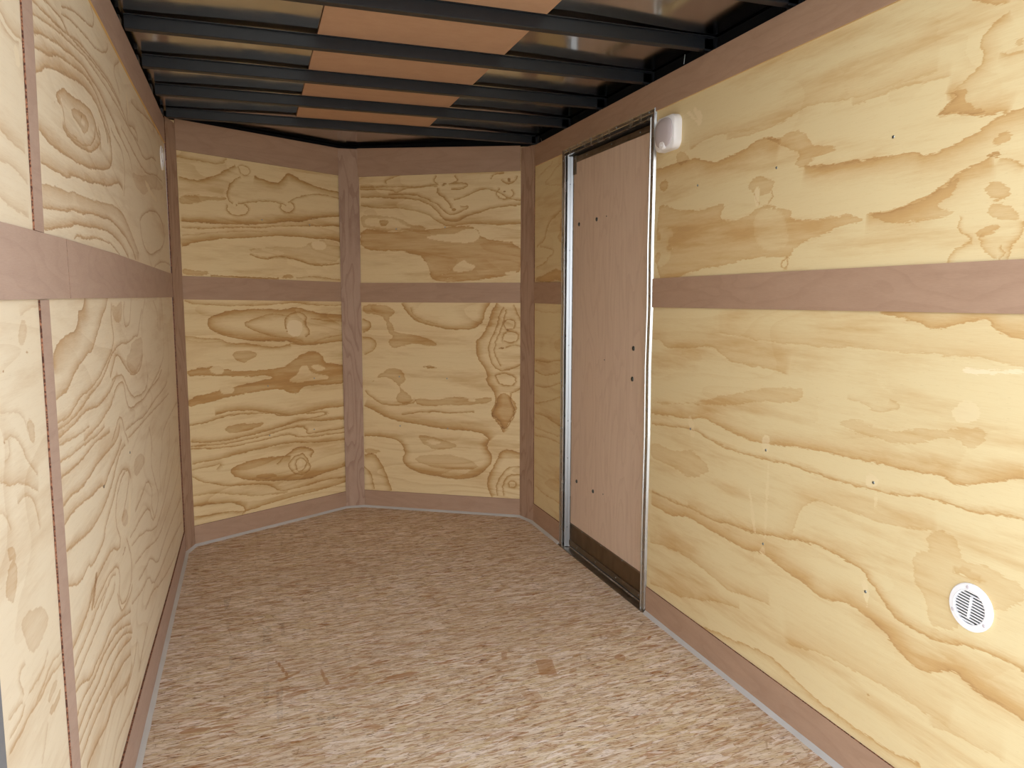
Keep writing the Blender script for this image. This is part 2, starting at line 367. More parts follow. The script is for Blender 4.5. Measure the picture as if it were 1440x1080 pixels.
TRACES = {
'VL': '''L 6 50 8 1842 107 1838 230 1839 254 1867;L 10 80 291 1844 249 1814 167 1767 77 1745 16 1756;L 6 80 318 1793 262 1750 244 1708 250 1671 271 1655;L 5 70 303 1657 395 1679 498 1689 550 1680 569 1672;L 5 80 303 1659 338 1659 361 1637 336 1610 280 1601 240 1623 249 1649;L 5 80 596 1691 619 1679 610 1652 571 1638 534 1652 542 1679;L 14 90 905 1775 816 1780 718 1797 625 1827 579 1841 555 1805 516 1777 400 1803;L 5 70 904 1744 782 1756 684 1739 621 1720 581 1692;L 4 60 315 1840 339 1847 373 1833 365 1803 330 1798 311 1840;P 55 12 1670 86 1680 163 1678 243 1681 229 1667 149 1662 85 1644 10 1631;L 12 90 18 1554 80 1552 184 1557 319 1558 463 1574 569 1594 663 1599 712 1613 778 1629 908 1646;L 6 70 16 1522 117 1524 263 1541 361 1544 538 1565 777 1586 906 1592;L 5 50 15 1487 90 1496 181 1511 290 1525 462 1535;L 16 85 18 1438 76 1462 167 1479 303 1493 461 1511 567 1522 709 1516 842 1517 903 1506;P 30 342 1443 488 1460 675 1464 708 1500 808 1512 903 1503 900 1406 803 1380 704 1374 609 1395 532 1403 441 1396 384 1420;P 2 356 1438 458 1449 563 1434 517 1412 427 1402 377 1420;L 5 80 355 1412 427 1394 532 1411 640 1397 704 1373 803 1374 893 1386;P 60 13 1338 56 1327 127 1329 146 1310 12 1305;P 55 512 1298 567 1326 618 1303;L 5 80 512 1301 322 1300 146 1310;L 5 60 897 1302 702 1316 618 1306;P 90 289 1650 296 1656 301 1651 294 1645;P -25 708 1496 774 1509 815 1487 798 1458 731 1455;L 8 60 12 1184 62 1169 304 1158 496 1166 605 1175 702 1159 929 1158;L 20 90 924 1104 767 1114 668 1136 604 1151 541 1139 450 1141 304 1145 165 1125 110 1088 135 1043 228 1007 354 982 489 976 566 972 629 946 745 949 923 958;L 12 70 556 1112 449 1120 359 1095 301 1070 371 1028 474 998 567 986 646 970;L 8 90 663 990 697 1010 666 1061 675 1103 620 1131 564 1118 531 1078 552 1022;L 10 60 566 958 487 942 354 969 226 975 187 1003 93 1006 4 1022;L 8 60 566 958 662 945 763 978 924 995;L 6 60 700 1088 800 1071 926 1071;P -55 649 1040 631 1005 594 996 558 1008 544 1043 561 1076 597 1087 634 1074;P 55 235 926 295 941 359 925 380 905 322 891 306 872 251 895;P 85 9 860 87 867 140 870 207 846 333 830 437 829 545 842 595 881 644 903 694 918 760 892 776 848 827 837 919 816 916 715 789 723 687 724 638 729 604 689 556 694 510 726 433 726 343 721 257 716 145 701 52 691 6 677 8 725 148 746 259 762 346 775 466 785 436 802 332 803 219 812 85 829 7 829;P 3 543 765 607 795 625 836 666 841 681 804 723 786 802 773 802 751 688 753 590 747;P 15 112 852 140 872 187 864 195 833 151 824;P 12 162 764 203 770 244 754 236 725 174 727;P 5 691 836 741 839 795 810 740 800 698 817;L 15 90 142 629 225 640 325 631 474 597 583 570 750 594 912 589;L 6 80 2 593 87 597 169 612 253 620 353 611 443 601 488 582 583 576 749 572;L 6 80 749 572 792 560 681 550 615 544 534 541;P 60 187 565 265 575 351 557 404 564 380 540 292 531 234 525 186 538;L 10 85 11 511 136 492 276 499 424 513 550 532 615 549 680 530 910 513;L 6 80 10 490 149 477 304 481 454 495 565 514 654 497 644 459 746 462 908 463;L 5 80 9 476 203 456 392 466 532 483 579 462 644 444 779 441 907 440;L 10 70 12 405 132 407 272 418 421 428 546 432 710 408 906 395;L 9 95 673 333 700 366 642 396 577 399 512 366 463 329;L 6 90 624 363 559 352 525 307 556 264 620 238 674 267 656 317 624 360;L 5 90 588 274 574 325 615 342 647 308 624 272 591 266;P -30 593 321 613 324 619 294 596 292;L 22 90 543 361 419 374 270 371 191 337 238 295 339 261 491 233 636 213 738 224 902 242;L 7 70 2 345 73 299 194 262 294 250 413 228 473 178 601 176 736 187 900 181;L 8 60 10 375 103 379 161 385 130 361;L 12 80 2 195 122 190 232 166 277 129 262 110 318 120 567 137 735 136 899 151;L 8 70 274 116 147 137 78 139 -1 150;L 9 50 4 247 124 243 263 201 410 171 520 164;P 40 340 290 415 291 476 265 414 258 354 269''',
'VR': '''L 6 70 16 1803 181 1801 332 1794 466 1804;L 8 70 15 1792 196 1785 222 1766 249 1777 287 1790 392 1793 459 1794;L 5 80 462 1809 437 1828 459 1850;L 5 80 555 1847 576 1823 525 1807;L 5 80 539 1777 598 1775 638 1794 612 1813 532 1810;L 7 90 458 1786 458 1758 502 1730 524 1701 538 1678;L 6 60 170 1821 159 1835 194 1849 243 1855;L 9 80 19 1750 165 1743 331 1734 420 1697 457 1668 479 1633 516 1612 575 1608 611 1630 684 1649 771 1675 927 1687;L 7 80 181 1759 332 1758 391 1732 458 1703 501 1656 538 1642 612 1665 641 1689 590 1690;L 6 80 553 1721 612 1733 685 1770 742 1777 799 1755 856 1720 924 1709;L 9 60 18 1707 133 1687 240 1688 330 1671 405 1649 449 1613 523 1581 582 1590 684 1597 799 1585 924 1590;L 5 70 757 1824 774 1847 828 1852;L 5 80 814 1816 842 1792 891 1804 901 1836;L 5 80 870 1767 884 1740 856 1720 813 1721 785 1749 806 1776;P 120 845 1823 856 1829 867 1821 862 1810 848 1811;P 110 825 1763 833 1765 839 1756 828 1752;P 110 473 1805 503 1808 518 1802 495 1796;P 90 531 1669 550 1680 571 1671 553 1658;P 45 17 1657 71 1649 194 1644 247 1631 299 1595 367 1594 407 1572 329 1565 192 1562 85 1578 15 1591;P 3 40 1639 132 1634 224 1629 261 1596 329 1579 208 1573 85 1592 36 1600;P 75 11 1588 161 1560 329 1565 478 1571 538 1584 684 1581 701 1512 924 1494 925 1344 871 1322 624 1288 430 1290 409 1340 431 1361 387 1390 365 1432 236 1458 7 1462;P 2 366 1528 493 1545 552 1539 611 1568 676 1570 701 1525 654 1491 507 1501;P 0 536 1360 610 1411 624 1387 676 1373 653 1345 558 1336;P 0 806 1503 842 1516 895 1506 870 1492;P 0 828 1337 899 1344 895 1327 842 1321;P 70 120 1623 147 1629 185 1616 162 1593 139 1591 124 1606;P 60 487 1283 513 1311 550 1311 575 1283;P 50 387 1404 432 1382 506 1374 536 1346 476 1318 416 1333;P 55 16 1164 146 1160 193 1143 208 1114 160 1084 191 1048 206 1004 330 998 391 977 452 949 436 933 329 947 236 931 189 914 158 959 205 982 159 1011 153 1084 83 1113 15 1113;L 12 80 17 1006 65 1032 58 1069 14 1083;L 10 60 22 879 78 906 98 948 64 980 11 980;L 14 90 247 1165 277 1114 331 1071 422 1043 543 1027 663 1031 715 1074 722 1131 752 1171;L 8 60 293 1143 316 1097 392 1069 453 1058;L 14 90 788 1171 752 1117 744 1060 700 988 670 966 677 873 714 831 736 788 729 744 766 702 788 644 750 570 788 528 825 471;L 5 85 825 1153 803 1117 788 1046 759 989 736 932 751 860 795 803 883 817 924 842;L 4 80 839 1139 822 1061 784 975 769 903 810 833;L 5 70 923 1083 905 1118 883 1163;L 4 80 839 1040 825 1068 857 1087 890 1076 886 1040 857 1030 839 1040;L 5 80 822 973 825 1001 857 1022 906 1012 906 974 861 961 825 973;L 4 70 839 930 883 945 919 940;L 5 85 786 782 825 796 891 777 891 737 839 725 795 743 786 782;P 120 839 1033 871 1036 866 1029 842 1027;P 120 795 933 828 934 825 927 798 927;P 75 788 666 839 689 883 647 906 590 854 530 832 471 795 540 750 556 783 615;L 5 80 847 489 898 575 854 678 923 713;P 55 139 796 202 812 249 791 264 732 216 708 286 658 309 622 230 601 199 641 239 687 185 745 130 759 75 742 55 715;L 8 70 17 673 56 636 135 592 293 605 324 630;P 60 317 644 433 633 540 659 646 647 758 661 761 633 631 614 478 604 324 598;P 0 616 639 646 651 676 641 646 628;L 20 95 15 587 102 547 181 512 322 495 416 484 508 473 630 470 720 452 743 423;L 14 90 11 414 116 419 211 400 257 341 232 279 287 229 381 211 552 189 659 203 750 275 765 335 727 378 743 423;P 45 322 435 399 431 477 412 571 386 507 356 383 362;P 3 368 407 430 413 476 394 414 379;P 38 288 305 476 337 644 307 692 258 537 240 366 262;P 55 9 345 117 335 65 310 9 313;L 14 80 167 107 143 183 112 258 65 317 9 307;L 8 70 64 109 47 193 7 237;L 12 85 924 358 854 377 810 367 787 307 727 200 742 126 757 103;L 5 80 924 284 869 281 825 250 779 173 788 111;L 5 80 917 240 854 236 817 175 824 113;L 4 70 857 162 854 189 878 201 899 185 892 161 857 162;P 90 350 818 404 825 462 816 404 809;L 6 80 237 545 386 569 539 563 660 573''',
'R': '''L 34 90 2443 1661 2360 1660 2242 1660 2186 1660 2101 1625 2017 1631 1938 1637 1889 1654 1847 1658 1783 1642;P 55 1847 1660 1783 1640 1739 1651 1697 1647 1668 1633 1675 1621 1633 1594 1553 1577 1593 1569 1641 1566 1665 1551 1712 1555 1693 1587 1736 1605 1781 1624;L 26 90 1665 1551 1601 1540 1501 1534 1435 1532 1372 1529 1307 1525 1305 1515 1265 1512 1227 1522 1184 1532 1156 1543 1112 1561 1075 1563;L 28 40 1279 1686 1384 1682 1512 1681 1661 1706 1742 1690 1878 1675 2020 1687;L 20 40 1866 1684 1903 1686 2063 1711 2180 1701 2227 1692;P 60 2436 1527 2381 1535 2318 1507 2217 1492 2109 1493 2013 1491 2049 1466 2034 1442 1913 1437 1889 1454 1853 1469 1817 1469 1759 1448 1719 1440 1724 1419 1661 1408 1582 1409 1492 1407 1457 1386 1544 1382 1589 1366 1657 1357 1693 1338 1723 1315 1785 1318 1868 1322 1971 1307 2128 1300 2239 1282 2324 1266 2434 1268;P 26 1882 1438 1829 1465 1747 1436 1733 1391 1718 1347 1809 1330 1871 1372;P 15 2442 1450 2350 1451 2314 1421 2366 1406 2328 1349 2380 1314 2436 1316;P 50 1918 1526 1888 1549 1858 1552 1793 1532 1802 1504 1831 1493 1877 1502;L 4 70 1802 1504 1795 1483 1815 1469;L 4 70 1857 1473 1876 1487 1880 1506;L 3 90 1730 1310 1748 1302 1745 1291 1729 1288 1725 1299 1730 1308;L 26 85 1442 1405 1394 1403 1334 1411 1279 1425 1246 1440 1203 1462 1168 1477 1139 1483;P 48 1443 1405 1394 1402 1334 1410 1279 1423 1246 1438 1203 1456 1213 1425 1263 1398 1197 1380 1241 1374 1289 1374 1353 1373 1408 1386;P 60 1146 1422 1130 1432 1104 1429 1085 1411 1088 1397 1121 1401 1139 1413;P 55 1138 1389 1115 1397 1075 1372 1059 1351 1106 1355 1130 1368;P 55 1162 1339 1134 1350 1102 1350 1116 1335 1144 1327;P 55 1139 1508 1115 1527 1094 1523 1097 1511 1118 1502;L 8 60 1221 1280 1213 1299 1191 1309 1168 1323;L 8 60 1057 1351 1060 1321 1078 1307 1081 1282;L 8 50 1112 1283 1137 1305 1150 1327;L 6 60 1100 1306 1090 1292 1100 1280;L 5 60 1168 1323 1197 1347 1196 1372;L 8 60 1114 1479 1088 1469 1066 1456;P 120 1143 1488 1131 1489 1117 1485 1125 1483;P 60 2422 1616 2376 1619 2361 1599 2383 1572 2422 1587;P 60 2436 1440 2408 1436 2407 1409 2435 1406;P 55 2442 1362 2401 1367 2409 1339 2444 1324;P 60 2369 1383 2348 1391 2315 1377 2337 1363 2364 1369;P 50 2318 1691 2276 1697 2231 1667 2266 1647 2308 1654;P -35 1881 1521 1856 1522 1857 1492 1864 1455 1878 1479;P -60 2253 1814 2249 1816 2224 1806 2197 1783 2189 1783 2194 1791 2216 1813 2206 1825 2194 1809 2184 1810 2167 1794 2163 1775 2169 1760 2181 1758 2192 1767 2224 1794;L 18 60 1244 1630 1220 1638 1204 1648 1181 1663 1169 1673 1168 1689 1174 1700 1173 1715 1161 1727 1152 1737 1126 1751;L 20 85 1111 1560 1125 1566 1150 1567 1207 1579 1227 1588 1241 1588 1272 1588 1251 1603 1240 1613 1224 1618 1227 1624 1244 1630;P 45 1244 1630 1217 1635 1200 1626 1204 1611 1187 1595 1154 1576 1150 1567 1207 1579 1227 1588 1272 1588 1251 1603 1224 1618;L 10 50 1129 1678 1114 1671 1102 1672 1083 1669;P 50 1104 1690 1086 1697 1084 1675 1094 1680;L 20 55 1127 1769 1150 1774 1176 1789 1203 1801;L 20 40 1247 1667 1306 1668 1370 1674 1437 1669 1511 1670;L 26 80 1039 1129 1083 1137 1104 1146 1114 1163 1161 1161 1191 1147 1230 1140 1257 1141 1286 1154 1330 1162 1384 1169;L 36 45 1714 997 1765 1003 1862 1005 1967 1009 2025 1034 2070 1053 2130 1045 2243 1033 2357 1025 2377 1048 2444 1054;P 38 2443 822 2285 835 2120 866 1975 905 1821 941 1652 965 1630 947 1692 914 1831 903 1973 871 2151 849 2443 811;L 20 80 1017 860 1099 833 1140 814 1171 813 1199 824 1232 822 1304 815 1382 814 1485 809 1590 808 1729 792 1835 779 1941 791 2041 800 2102 814 2165 798 2283 789 2441 777;L 7 85 1010 780 1065 778 1117 766 1155 765 1188 770 1221 769 1285 754 1361 748 1428 744 1518 740 1617 746 1725 741 1833 735 1951 732 2068 744 2163 763 2281 753 2439 737;P 40 2446 667 2350 668 2259 667 2192 686 2134 682 2060 653 2092 623 2179 593 2239 604 2347 610 2444 610;L 7 85 2181 486 2322 483 2428 481;L 9 35 1346 973 1315 962 1329 950 1391 932 1417 948 1478 953;P 35 1510 894 1472 880 1403 872 1323 870 1238 890 1186 911 1159 904 1134 896 1105 909 1100 937 1131 943 1193 927 1261 915 1325 898 1388 897 1457 909;P 4 1308 963 1272 977 1240 966 1256 946 1291 941 1314 950;P 4 1431 903 1374 919 1298 928 1276 936 1311 910 1373 902;P -20 1185 968 1172 986 1148 993 1123 985 1118 968 1132 951 1156 944 1176 951;P -95 1164 1054 1158 1060 1135 1060 1031 1067 1031 1060 1111 1054 1152 1051;P -30 1805 792 1789 819 1764 800 1773 759 1794 755;P -30 1408 772 1397 785 1368 782 1374 754 1403 750;P -22 2201 803 2178 808 2155 774 2160 718 2184 760;P -22 1859 644 1850 647 1806 495 1820 490;P -18 1774 735 1763 737 1767 507 1779 503;P -16 1377 740 1367 743 1368 704 1376 701;L 40 35 1034 1073 1113 1087 1239 1083 1386 1085 1560 1080 1770 1082 2028 1093;L 30 35 1209 699 1356 674 1440 677 1612 674 1667 534;L 12 90 986 482 1024 485 1070 480 1119 477 1157 464 1191 458 1240 458 1293 464 1330 482 1352 510 1382 525 1396 537 1440 546 1505 552 1583 552 1700 530 1819 509 1951 495 2069 483 2182 489;L 28 85 978 387 1028 393 1070 394 1107 401 1127 415 1159 399 1191 377 1234 372 1272 389 1313 410 1354 428 1406 438 1460 440 1505 419 1554 418 1586 432 1607 439 1672 438 1719 453 1791 457 1880 440 1977 448 2082 448 2163 461 2301 427 2426 433;L 24 50 1745 315 1845 301 1925 287 2013 294 2091 307 2190 316 2314 304 2429 288;L 16 45 1882 248 1951 237 2069 199 2199 158 2306 146 2422 128;L 11 75 2186 80 2033 117 1917 132 1810 155 1724 166 1665 158 1598 144 1535 135 1438 132 1350 133 1269 140 1203 155;L 50 40 1143 279 1249 284 1327 283 1412 275 1505 273 1648 237;L 30 30 1019 281 1079 280 1175 260;P 34 1228 671 1219 689 1189 706 1160 704 1146 691 1148 678 1131 658 1106 659 1080 667 1044 660 1000 652 997 616 1017 602 1049 580 1100 551 1135 518 1137 503 1166 490 1200 488 1210 505 1213 529 1233 558 1253 576 1258 612 1253 629 1219 649 1217 662;P 55 1157 633 1145 644 1101 642 1073 627 1100 623 1137 624 1150 618;P -25 1402 508 1391 525 1376 504 1377 456 1386 459;P -20 1787 487 1775 491 1769 456 1784 446;P 90 1363 240 1360 244 1359 233 1361 229;L 6 40 3637 1808 3538 1828 3463 1844 3441 1854;L 6 45 3537 1766 3452 1795 3389 1819 3336 1827;L 5 35 3299 1720 3479 1744 3527 1757;L 10 75 3300 1614 3384 1593 3467 1573 3514 1532 3533 1484 3643 1459;L 8 65 3652 1359 3511 1380 3502 1397 3436 1412 3418 1431 3493 1446 3602 1456;P 60 3339 1562 3296 1577 3290 1459 3355 1472 3377 1490 3338 1511;P 75 3655 1304 3549 1313 3453 1332 3379 1343 3325 1335 3307 1321 3286 1278 3397 1292 3415 1277 3655 1281;L 8 35 3305 1133 3493 1125 3665 1136;P 30 3412 984 3337 1006 3291 1006 3289 935 3381 946;L 7 70 3288 904 3365 898 3488 879 3662 874;L 8 75 3287 852 3394 828 3552 807 3661 821;L 6 75 3286 803 3518 744 3660 746;L 6 65 3659 652 3453 692 3285 739;L 8 70 3281 580 3389 588 3484 603 3658 595;L 6 60 3280 534 3450 524 3657 520;L 7 60 3279 494 3450 500 3657 479;P 28 3527 256 3430 304 3299 326 3286 270 3382 249 3494 240;L 8 55 3273 203 3509 192 3653 207''',
'L': '''L 9 70 1495 1673 1548 1682 1626 1696 1700 1706 1783 1716 1873 1725 1960 1734 2053 1737 2173 1738 2288 1734 2439 1728 2559 1717 2666 1711 2819 1714;L 8 80 1587 1726 1646 1733 1711 1740 1754 1737 1775 1729 1850 1734 1948 1742 2057 1750 2179 1756 2296 1756 2424 1750 2516 1738 2586 1719;L 8 80 1501 1695 1562 1702 1630 1709 1698 1717 1774 1726 1839 1739 1951 1751 2076 1758 2221 1766 2341 1764 2471 1750;L 6 70 1736 1751 1810 1766 1903 1777 1991 1786 2071 1792 2141 1801 2241 1825 2300 1852 2294 1866;L 6 75 1740 1765 1830 1793 1913 1808 1987 1818 2069 1835 2103 1850 2107 1875 2069 1883;L 14 80 1494 1641 1559 1659 1618 1669 1693 1682 1750 1687 1839 1700 1937 1708 2010 1705 2091 1702 2176 1691 2269 1680 2348 1666 2434 1651;L 12 80 1496 1617 1541 1627 1589 1634 1664 1653 1733 1667 1781 1670 1874 1685 1961 1692 2053 1689 2114 1671 2180 1651 2230 1629 2253 1608;L 20 85 1493 1576 1522 1588 1572 1608 1624 1619 1701 1634 1772 1643 1866 1658 1937 1663 2044 1664 2123 1645 2188 1620 2200 1598;L 22 85 2097 1578 2062 1592 2043 1609 2000 1627 1925 1627 1839 1616 1750 1608 1710 1608 1667 1591 1636 1577 1645 1569 1670 1566;L 8 60 1663 1578 1681 1568 1699 1553 1699 1533 1737 1526 1812 1530;P 55 1765 1580 1806 1592 1874 1599 1931 1600 1957 1589 1935 1567 1888 1555 1849 1564 1786 1569;P 3 1869 1584 1905 1586 1910 1579 1879 1570 1864 1575;P 130 1869 1592 1878 1595 1876 1587 1870 1586;L 10 60 2465 1784 2426 1803 2385 1813 2393 1837 2495 1875;L 12 70 2707 1812 2831 1820 3127 1854 3392 1875 3535 1872;L 12 70 2614 1721 2737 1742 2795 1733 2825 1714;L 8 60 2594 1793 2579 1755 2605 1727;P -30 2584 1813 2614 1825 2652 1760 2621 1753;L 12 70 1707 1527 1733 1520 1802 1524 1893 1530 1981 1549 2029 1577 2032 1598;L 18 80 1685 1527 1719 1518 1799 1516 1906 1523 1975 1532 2076 1563 2105 1592 2076 1607;L 22 90 1495 1485 1528 1481 1589 1475 1669 1476 1733 1479 1802 1480 1928 1491 2076 1509 2207 1531 2256 1555 2261 1589 2238 1618 2200 1632;L 20 85 1495 1432 1545 1432 1622 1434 1694 1435 1723 1445 1778 1449 1884 1455 2025 1470 2191 1485 2289 1506 2353 1515 2414 1505;L 34 60 2683 1346 2570 1387 2464 1421 2389 1438 2267 1446 2049 1429 1905 1422 1781 1414 1741 1418 1712 1409 1648 1405 1557 1402 1490 1396;L 14 85 1483 1356 1567 1361 1648 1366 1715 1375 1829 1381 1981 1392 2160 1399 2294 1390 2444 1370 2552 1343 2605 1319;L 16 85 1478 1319 1580 1330 1691 1342 1748 1352 1852 1355 1990 1365 2149 1367 2281 1355 2377 1337 2452 1317;L 5 80 1717 1319 1733 1327 1769 1330 1812 1327 1928 1337 2057 1341 2181 1337 2292 1317;L 8 65 2436 1492 2462 1523 2482 1575 2466 1605 2433 1624 2336 1633 2271 1646;L 7 70 2346 1662 2468 1646 2605 1629 2636 1590;L 7 80 2456 1684 2591 1669 2743 1652 2918 1638 3085 1646 3285 1678 3558 1688;L 9 80 2701 1712 2867 1697 2917 1681 3064 1693 3214 1732 3365 1740;P 38 2619 1588 2790 1600 3085 1646 3284 1675 3524 1678 3618 1666 3362 1627 3108 1600 2919 1552 2769 1550 2687 1558;L 10 75 2764 1453 2849 1480 3119 1525 3369 1532 3521 1499 3557 1453 3414 1402 3192 1378 3017 1353 2841 1373 2781 1407 2764 1453;L 8 60 3113 1313 3274 1338 3504 1351 3746 1345;P -25 2941 1602 3008 1617 3151 1595 3342 1585 3284 1572 3098 1578;P 0 2501 1441 2739 1478 2727 1449 2516 1404;L 40 85 1779 1203 1776 1194 1758 1180 1702 1176 1714 1162 1671 1139 1616 1138 1546 1129 1500 1117 1481 1104 1480 1087;L 22 75 1484 1027 1527 1031 1585 1037 1613 1049 1654 1064 1725 1077 1771 1088 1832 1090 1871 1111 1929 1137 1973 1161 2036 1182 2062 1202;L 12 70 1477 986 1569 984 1634 999 1689 1008 1774 1009 1873 1022 1949 1040 2031 1059 2100 1082 2122 1115 2094 1151 2117 1188;L 10 75 1474 974 1555 974 1628 978 1696 987 1757 999 1868 1007 1962 1026 2027 1049 2118 1074 2233 1082;L 10 75 1466 963 1540 963 1624 965 1692 974 1777 970 1853 963 1943 970 2044 984 2137 1009;L 9 80 3171 929 3013 902 2761 901 2645 887 2451 891 2299 896 2251 937 2247 960 2219 982 2163 988 2105 980 2056 962;L 9 75 2745 949 2690 909 2520 907 2376 921 2285 960 2226 1000 2137 1009 2051 1003;L 16 80 2034 1012 2083 1035 2146 1061 2216 1038 2279 1010 2400 979 2517 975 2587 990 2651 1020;P 40 2410 1074 2530 1080 2667 1081 2637 1013 2522 988 2414 979 2329 1005 2290 1039 2401 1051;L 8 65 2325 1194 2289 1164 2302 1133 2322 1121 2403 1126 2431 1161 2460 1197;P 45 2117 1188 2179 1180 2226 1187 2277 1198 2281 1164 2230 1136 2143 1142 2110 1168;L 8 65 2210 1082 2357 1077 2503 1089 2564 1086 2611 1123 2696 1165;L 6 60 2658 1077 2666 1134 2780 1195;L 8 55 3117 1096 3132 1147 3019 1194;L 7 60 2717 887 2884 906 3123 933 3301 978 3304 1089 3304 1193;L 8 70 2253 815 2194 855 2173 892 2120 904 2069 884 1999 861;L 8 70 2216 848 2374 845 2619 828 2854 842 3233 846 3352 861;L 7 70 2256 822 2481 816 2761 816 3110 807 3381 806;L 12 75 1688 918 1807 921 1930 933 2029 945 2055 958;L 7 55 3042 671 3160 703 3453 714 3731 725;L 7 55 3388 874 3481 936 3454 1054;L 9 65 1475 949 1583 942 1692 936 1745 938;L 9 70 1478 917 1603 912 1718 910 1851 905 1917 910;L 10 75 1476 888 1566 887 1658 884 1768 894 1867 891 1979 887;L 14 80 1481 838 1537 842 1626 833 1695 837 1790 845 1852 847 1963 845 2094 854 2129 875;L 16 80 1482 805 1542 811 1649 803 1735 795 1833 793 1871 776 1947 799 2051 810 2143 836;L 14 75 1481 757 1552 746 1661 733 1732 729 1834 734 1929 749 2014 779 2106 812 2193 813;L 14 75 1475 693 1572 662 1659 673 1672 658 1747 658 1833 668 1851 690 1915 708 1995 729 2057 757 2142 760 2226 741 2247 713;L 7 75 2031 615 1984 664 2016 715 2108 745 2198 748 2236 725 2173 684 2103 656 2071 647;L 10 75 1627 588 1675 613 1816 619 1907 620 2019 584 2042 607;L 9 75 1676 571 1759 577 1867 577 1983 557 1993 514 1960 496 1995 448 2073 430 2173 448 2197 506 2132 579;L 8 65 1746 539 1838 559 1897 560 1941 547;L 8 70 2187 562 2285 557 2432 555 2594 537 2656 469 2754 464 2881 504 2764 593 2699 666 2768 711 2704 780;L 9 70 2303 601 2457 611 2590 628 2702 567 2640 536 2706 472;L 7 65 2207 532 2412 508 2734 422 2843 427 3097 449 3423 515 3628 581;L 7 65 2249 469 2463 439 2670 394 2817 373 3125 374 3520 395 3735 449;L 9 65 2292 404 2440 387 2569 382 2726 298 2900 309 3228 303 3682 284;L 9 65 2150 390 2345 353 2505 342 2570 284 2759 256 3121 238 3664 176;L 8 60 2391 276 2563 270 2742 220 3080 162 3365 129;L 7 60 2938 502 2923 588 3068 641 3048 723;L 7 55 2985 477 3141 533 3314 594 3356 673;P 45 2071 647 2134 661 2170 638 2174 608 2089 620;P 40 2363 746 2509 732 2575 692 2450 687 2340 691 2319 726;P 90 1716 635 1736 626 1688 586 1661 572 1646 580 1680 600;P -25 2206 675 2245 675 2202 600 2150 588;P 130 2097 565 2113 562 2053 555 2048 557;L 12 65 1458 574 1533 579 1615 585 1683 601 1706 614;L 12 65 1465 538 1537 544 1620 547 1715 555 1820 560;L 12 65 1464 512 1559 513 1646 518 1763 520 1897 519 1926 529;L 14 75 1466 495 1534 484 1607 454 1663 459 1739 450 1828 457 1941 433 2120 381;L 12 75 1473 448 1556 452 1638 438 1716 441 1842 430 1981 399 2109 353;L 12 75 1471 417 1562 421 1666 410 1768 412 1877 398 2024 367 2127 321;L 12 75 1470 391 1536 390 1639 386 1754 372 1844 372 1938 357 2109 315;L 14 75 1476 360 1577 363 1705 351 1786 340 1876 327 1950 317 2080 282;L 14 75 1525 317 1614 312 1724 286 1815 292 1905 269 2030 232 2097 245;L 12 65 1765 167 1825 191 1947 168 2088 145 2221 135;L 9 75 2175 440 2138 426 2048 429 1983 440 1952 497;L 9 65 1958 233 2058 227 2142 238 2205 267;L 9 60 2201 175 2284 196 2411 213;L 18 55 1312 1614 1352 1603 1416 1606;L 10 50 1402 1598 1372 1594 1329 1597 1309 1601;L 18 45 1269 1442 1319 1434 1390 1430;L 18 40 1257 1395 1310 1398 1392 1384;L 16 40 1244 1346 1294 1337 1385 1330;P -25 1371 1584 1389 1592 1406 1568 1391 1558 1375 1563;P 35 1292 1166 1313 1175 1332 1164 1327 1147 1302 1134 1279 1139;P 50 1293 1019 1309 1022 1338 1008 1329 999 1335 984 1317 978 1297 1001;L 10 45 1180 1012 1222 1011 1257 991 1280 962 1330 930;L 20 50 1147 960 1184 947 1249 937 1323 906;L 12 45 1219 912 1256 917 1301 898 1321 849;L 8 30 1170 1051 1199 1047 1231 1044 1275 1035 1292 1005;L 8 30 1195 1009 1200 989 1172 982;L 10 30 1301 1179 1354 1188 1409 1191;L 10 35 1137 922 1164 908 1175 889;P 120 1194 1109 1203 1109 1203 1103 1197 1103;P 110 1172 1013 1182 1013 1179 1007 1173 1008;P 90 1314 1124 1330 1123 1328 1121 1316 1121;P 40 1153 870 1183 862 1192 846 1193 839 1159 851;P 45 1130 817 1157 842 1188 842 1194 822 1168 783 1145 799;P 40 1187 753 1244 746 1317 720 1337 689 1278 678 1227 681 1201 720;L 8 45 1177 649 1161 675 1167 686 1192 684;L 8 45 1106 648 1148 646 1168 639;L 7 55 1105 623 1163 621 1179 629;L 8 55 1100 604 1158 601 1189 607 1255 596 1312 603 1399 591;L 6 50 1217 601 1272 609 1324 619 1395 609;L 6 50 1202 634 1278 631 1317 645;P 42 1298 580 1337 586 1368 575 1324 566 1295 567;P 52 1292 557 1343 552 1383 555 1362 538 1316 538;L 12 35 1242 502 1268 522 1287 541;P 130 1179 647 1186 645 1183 642 1179 645''',
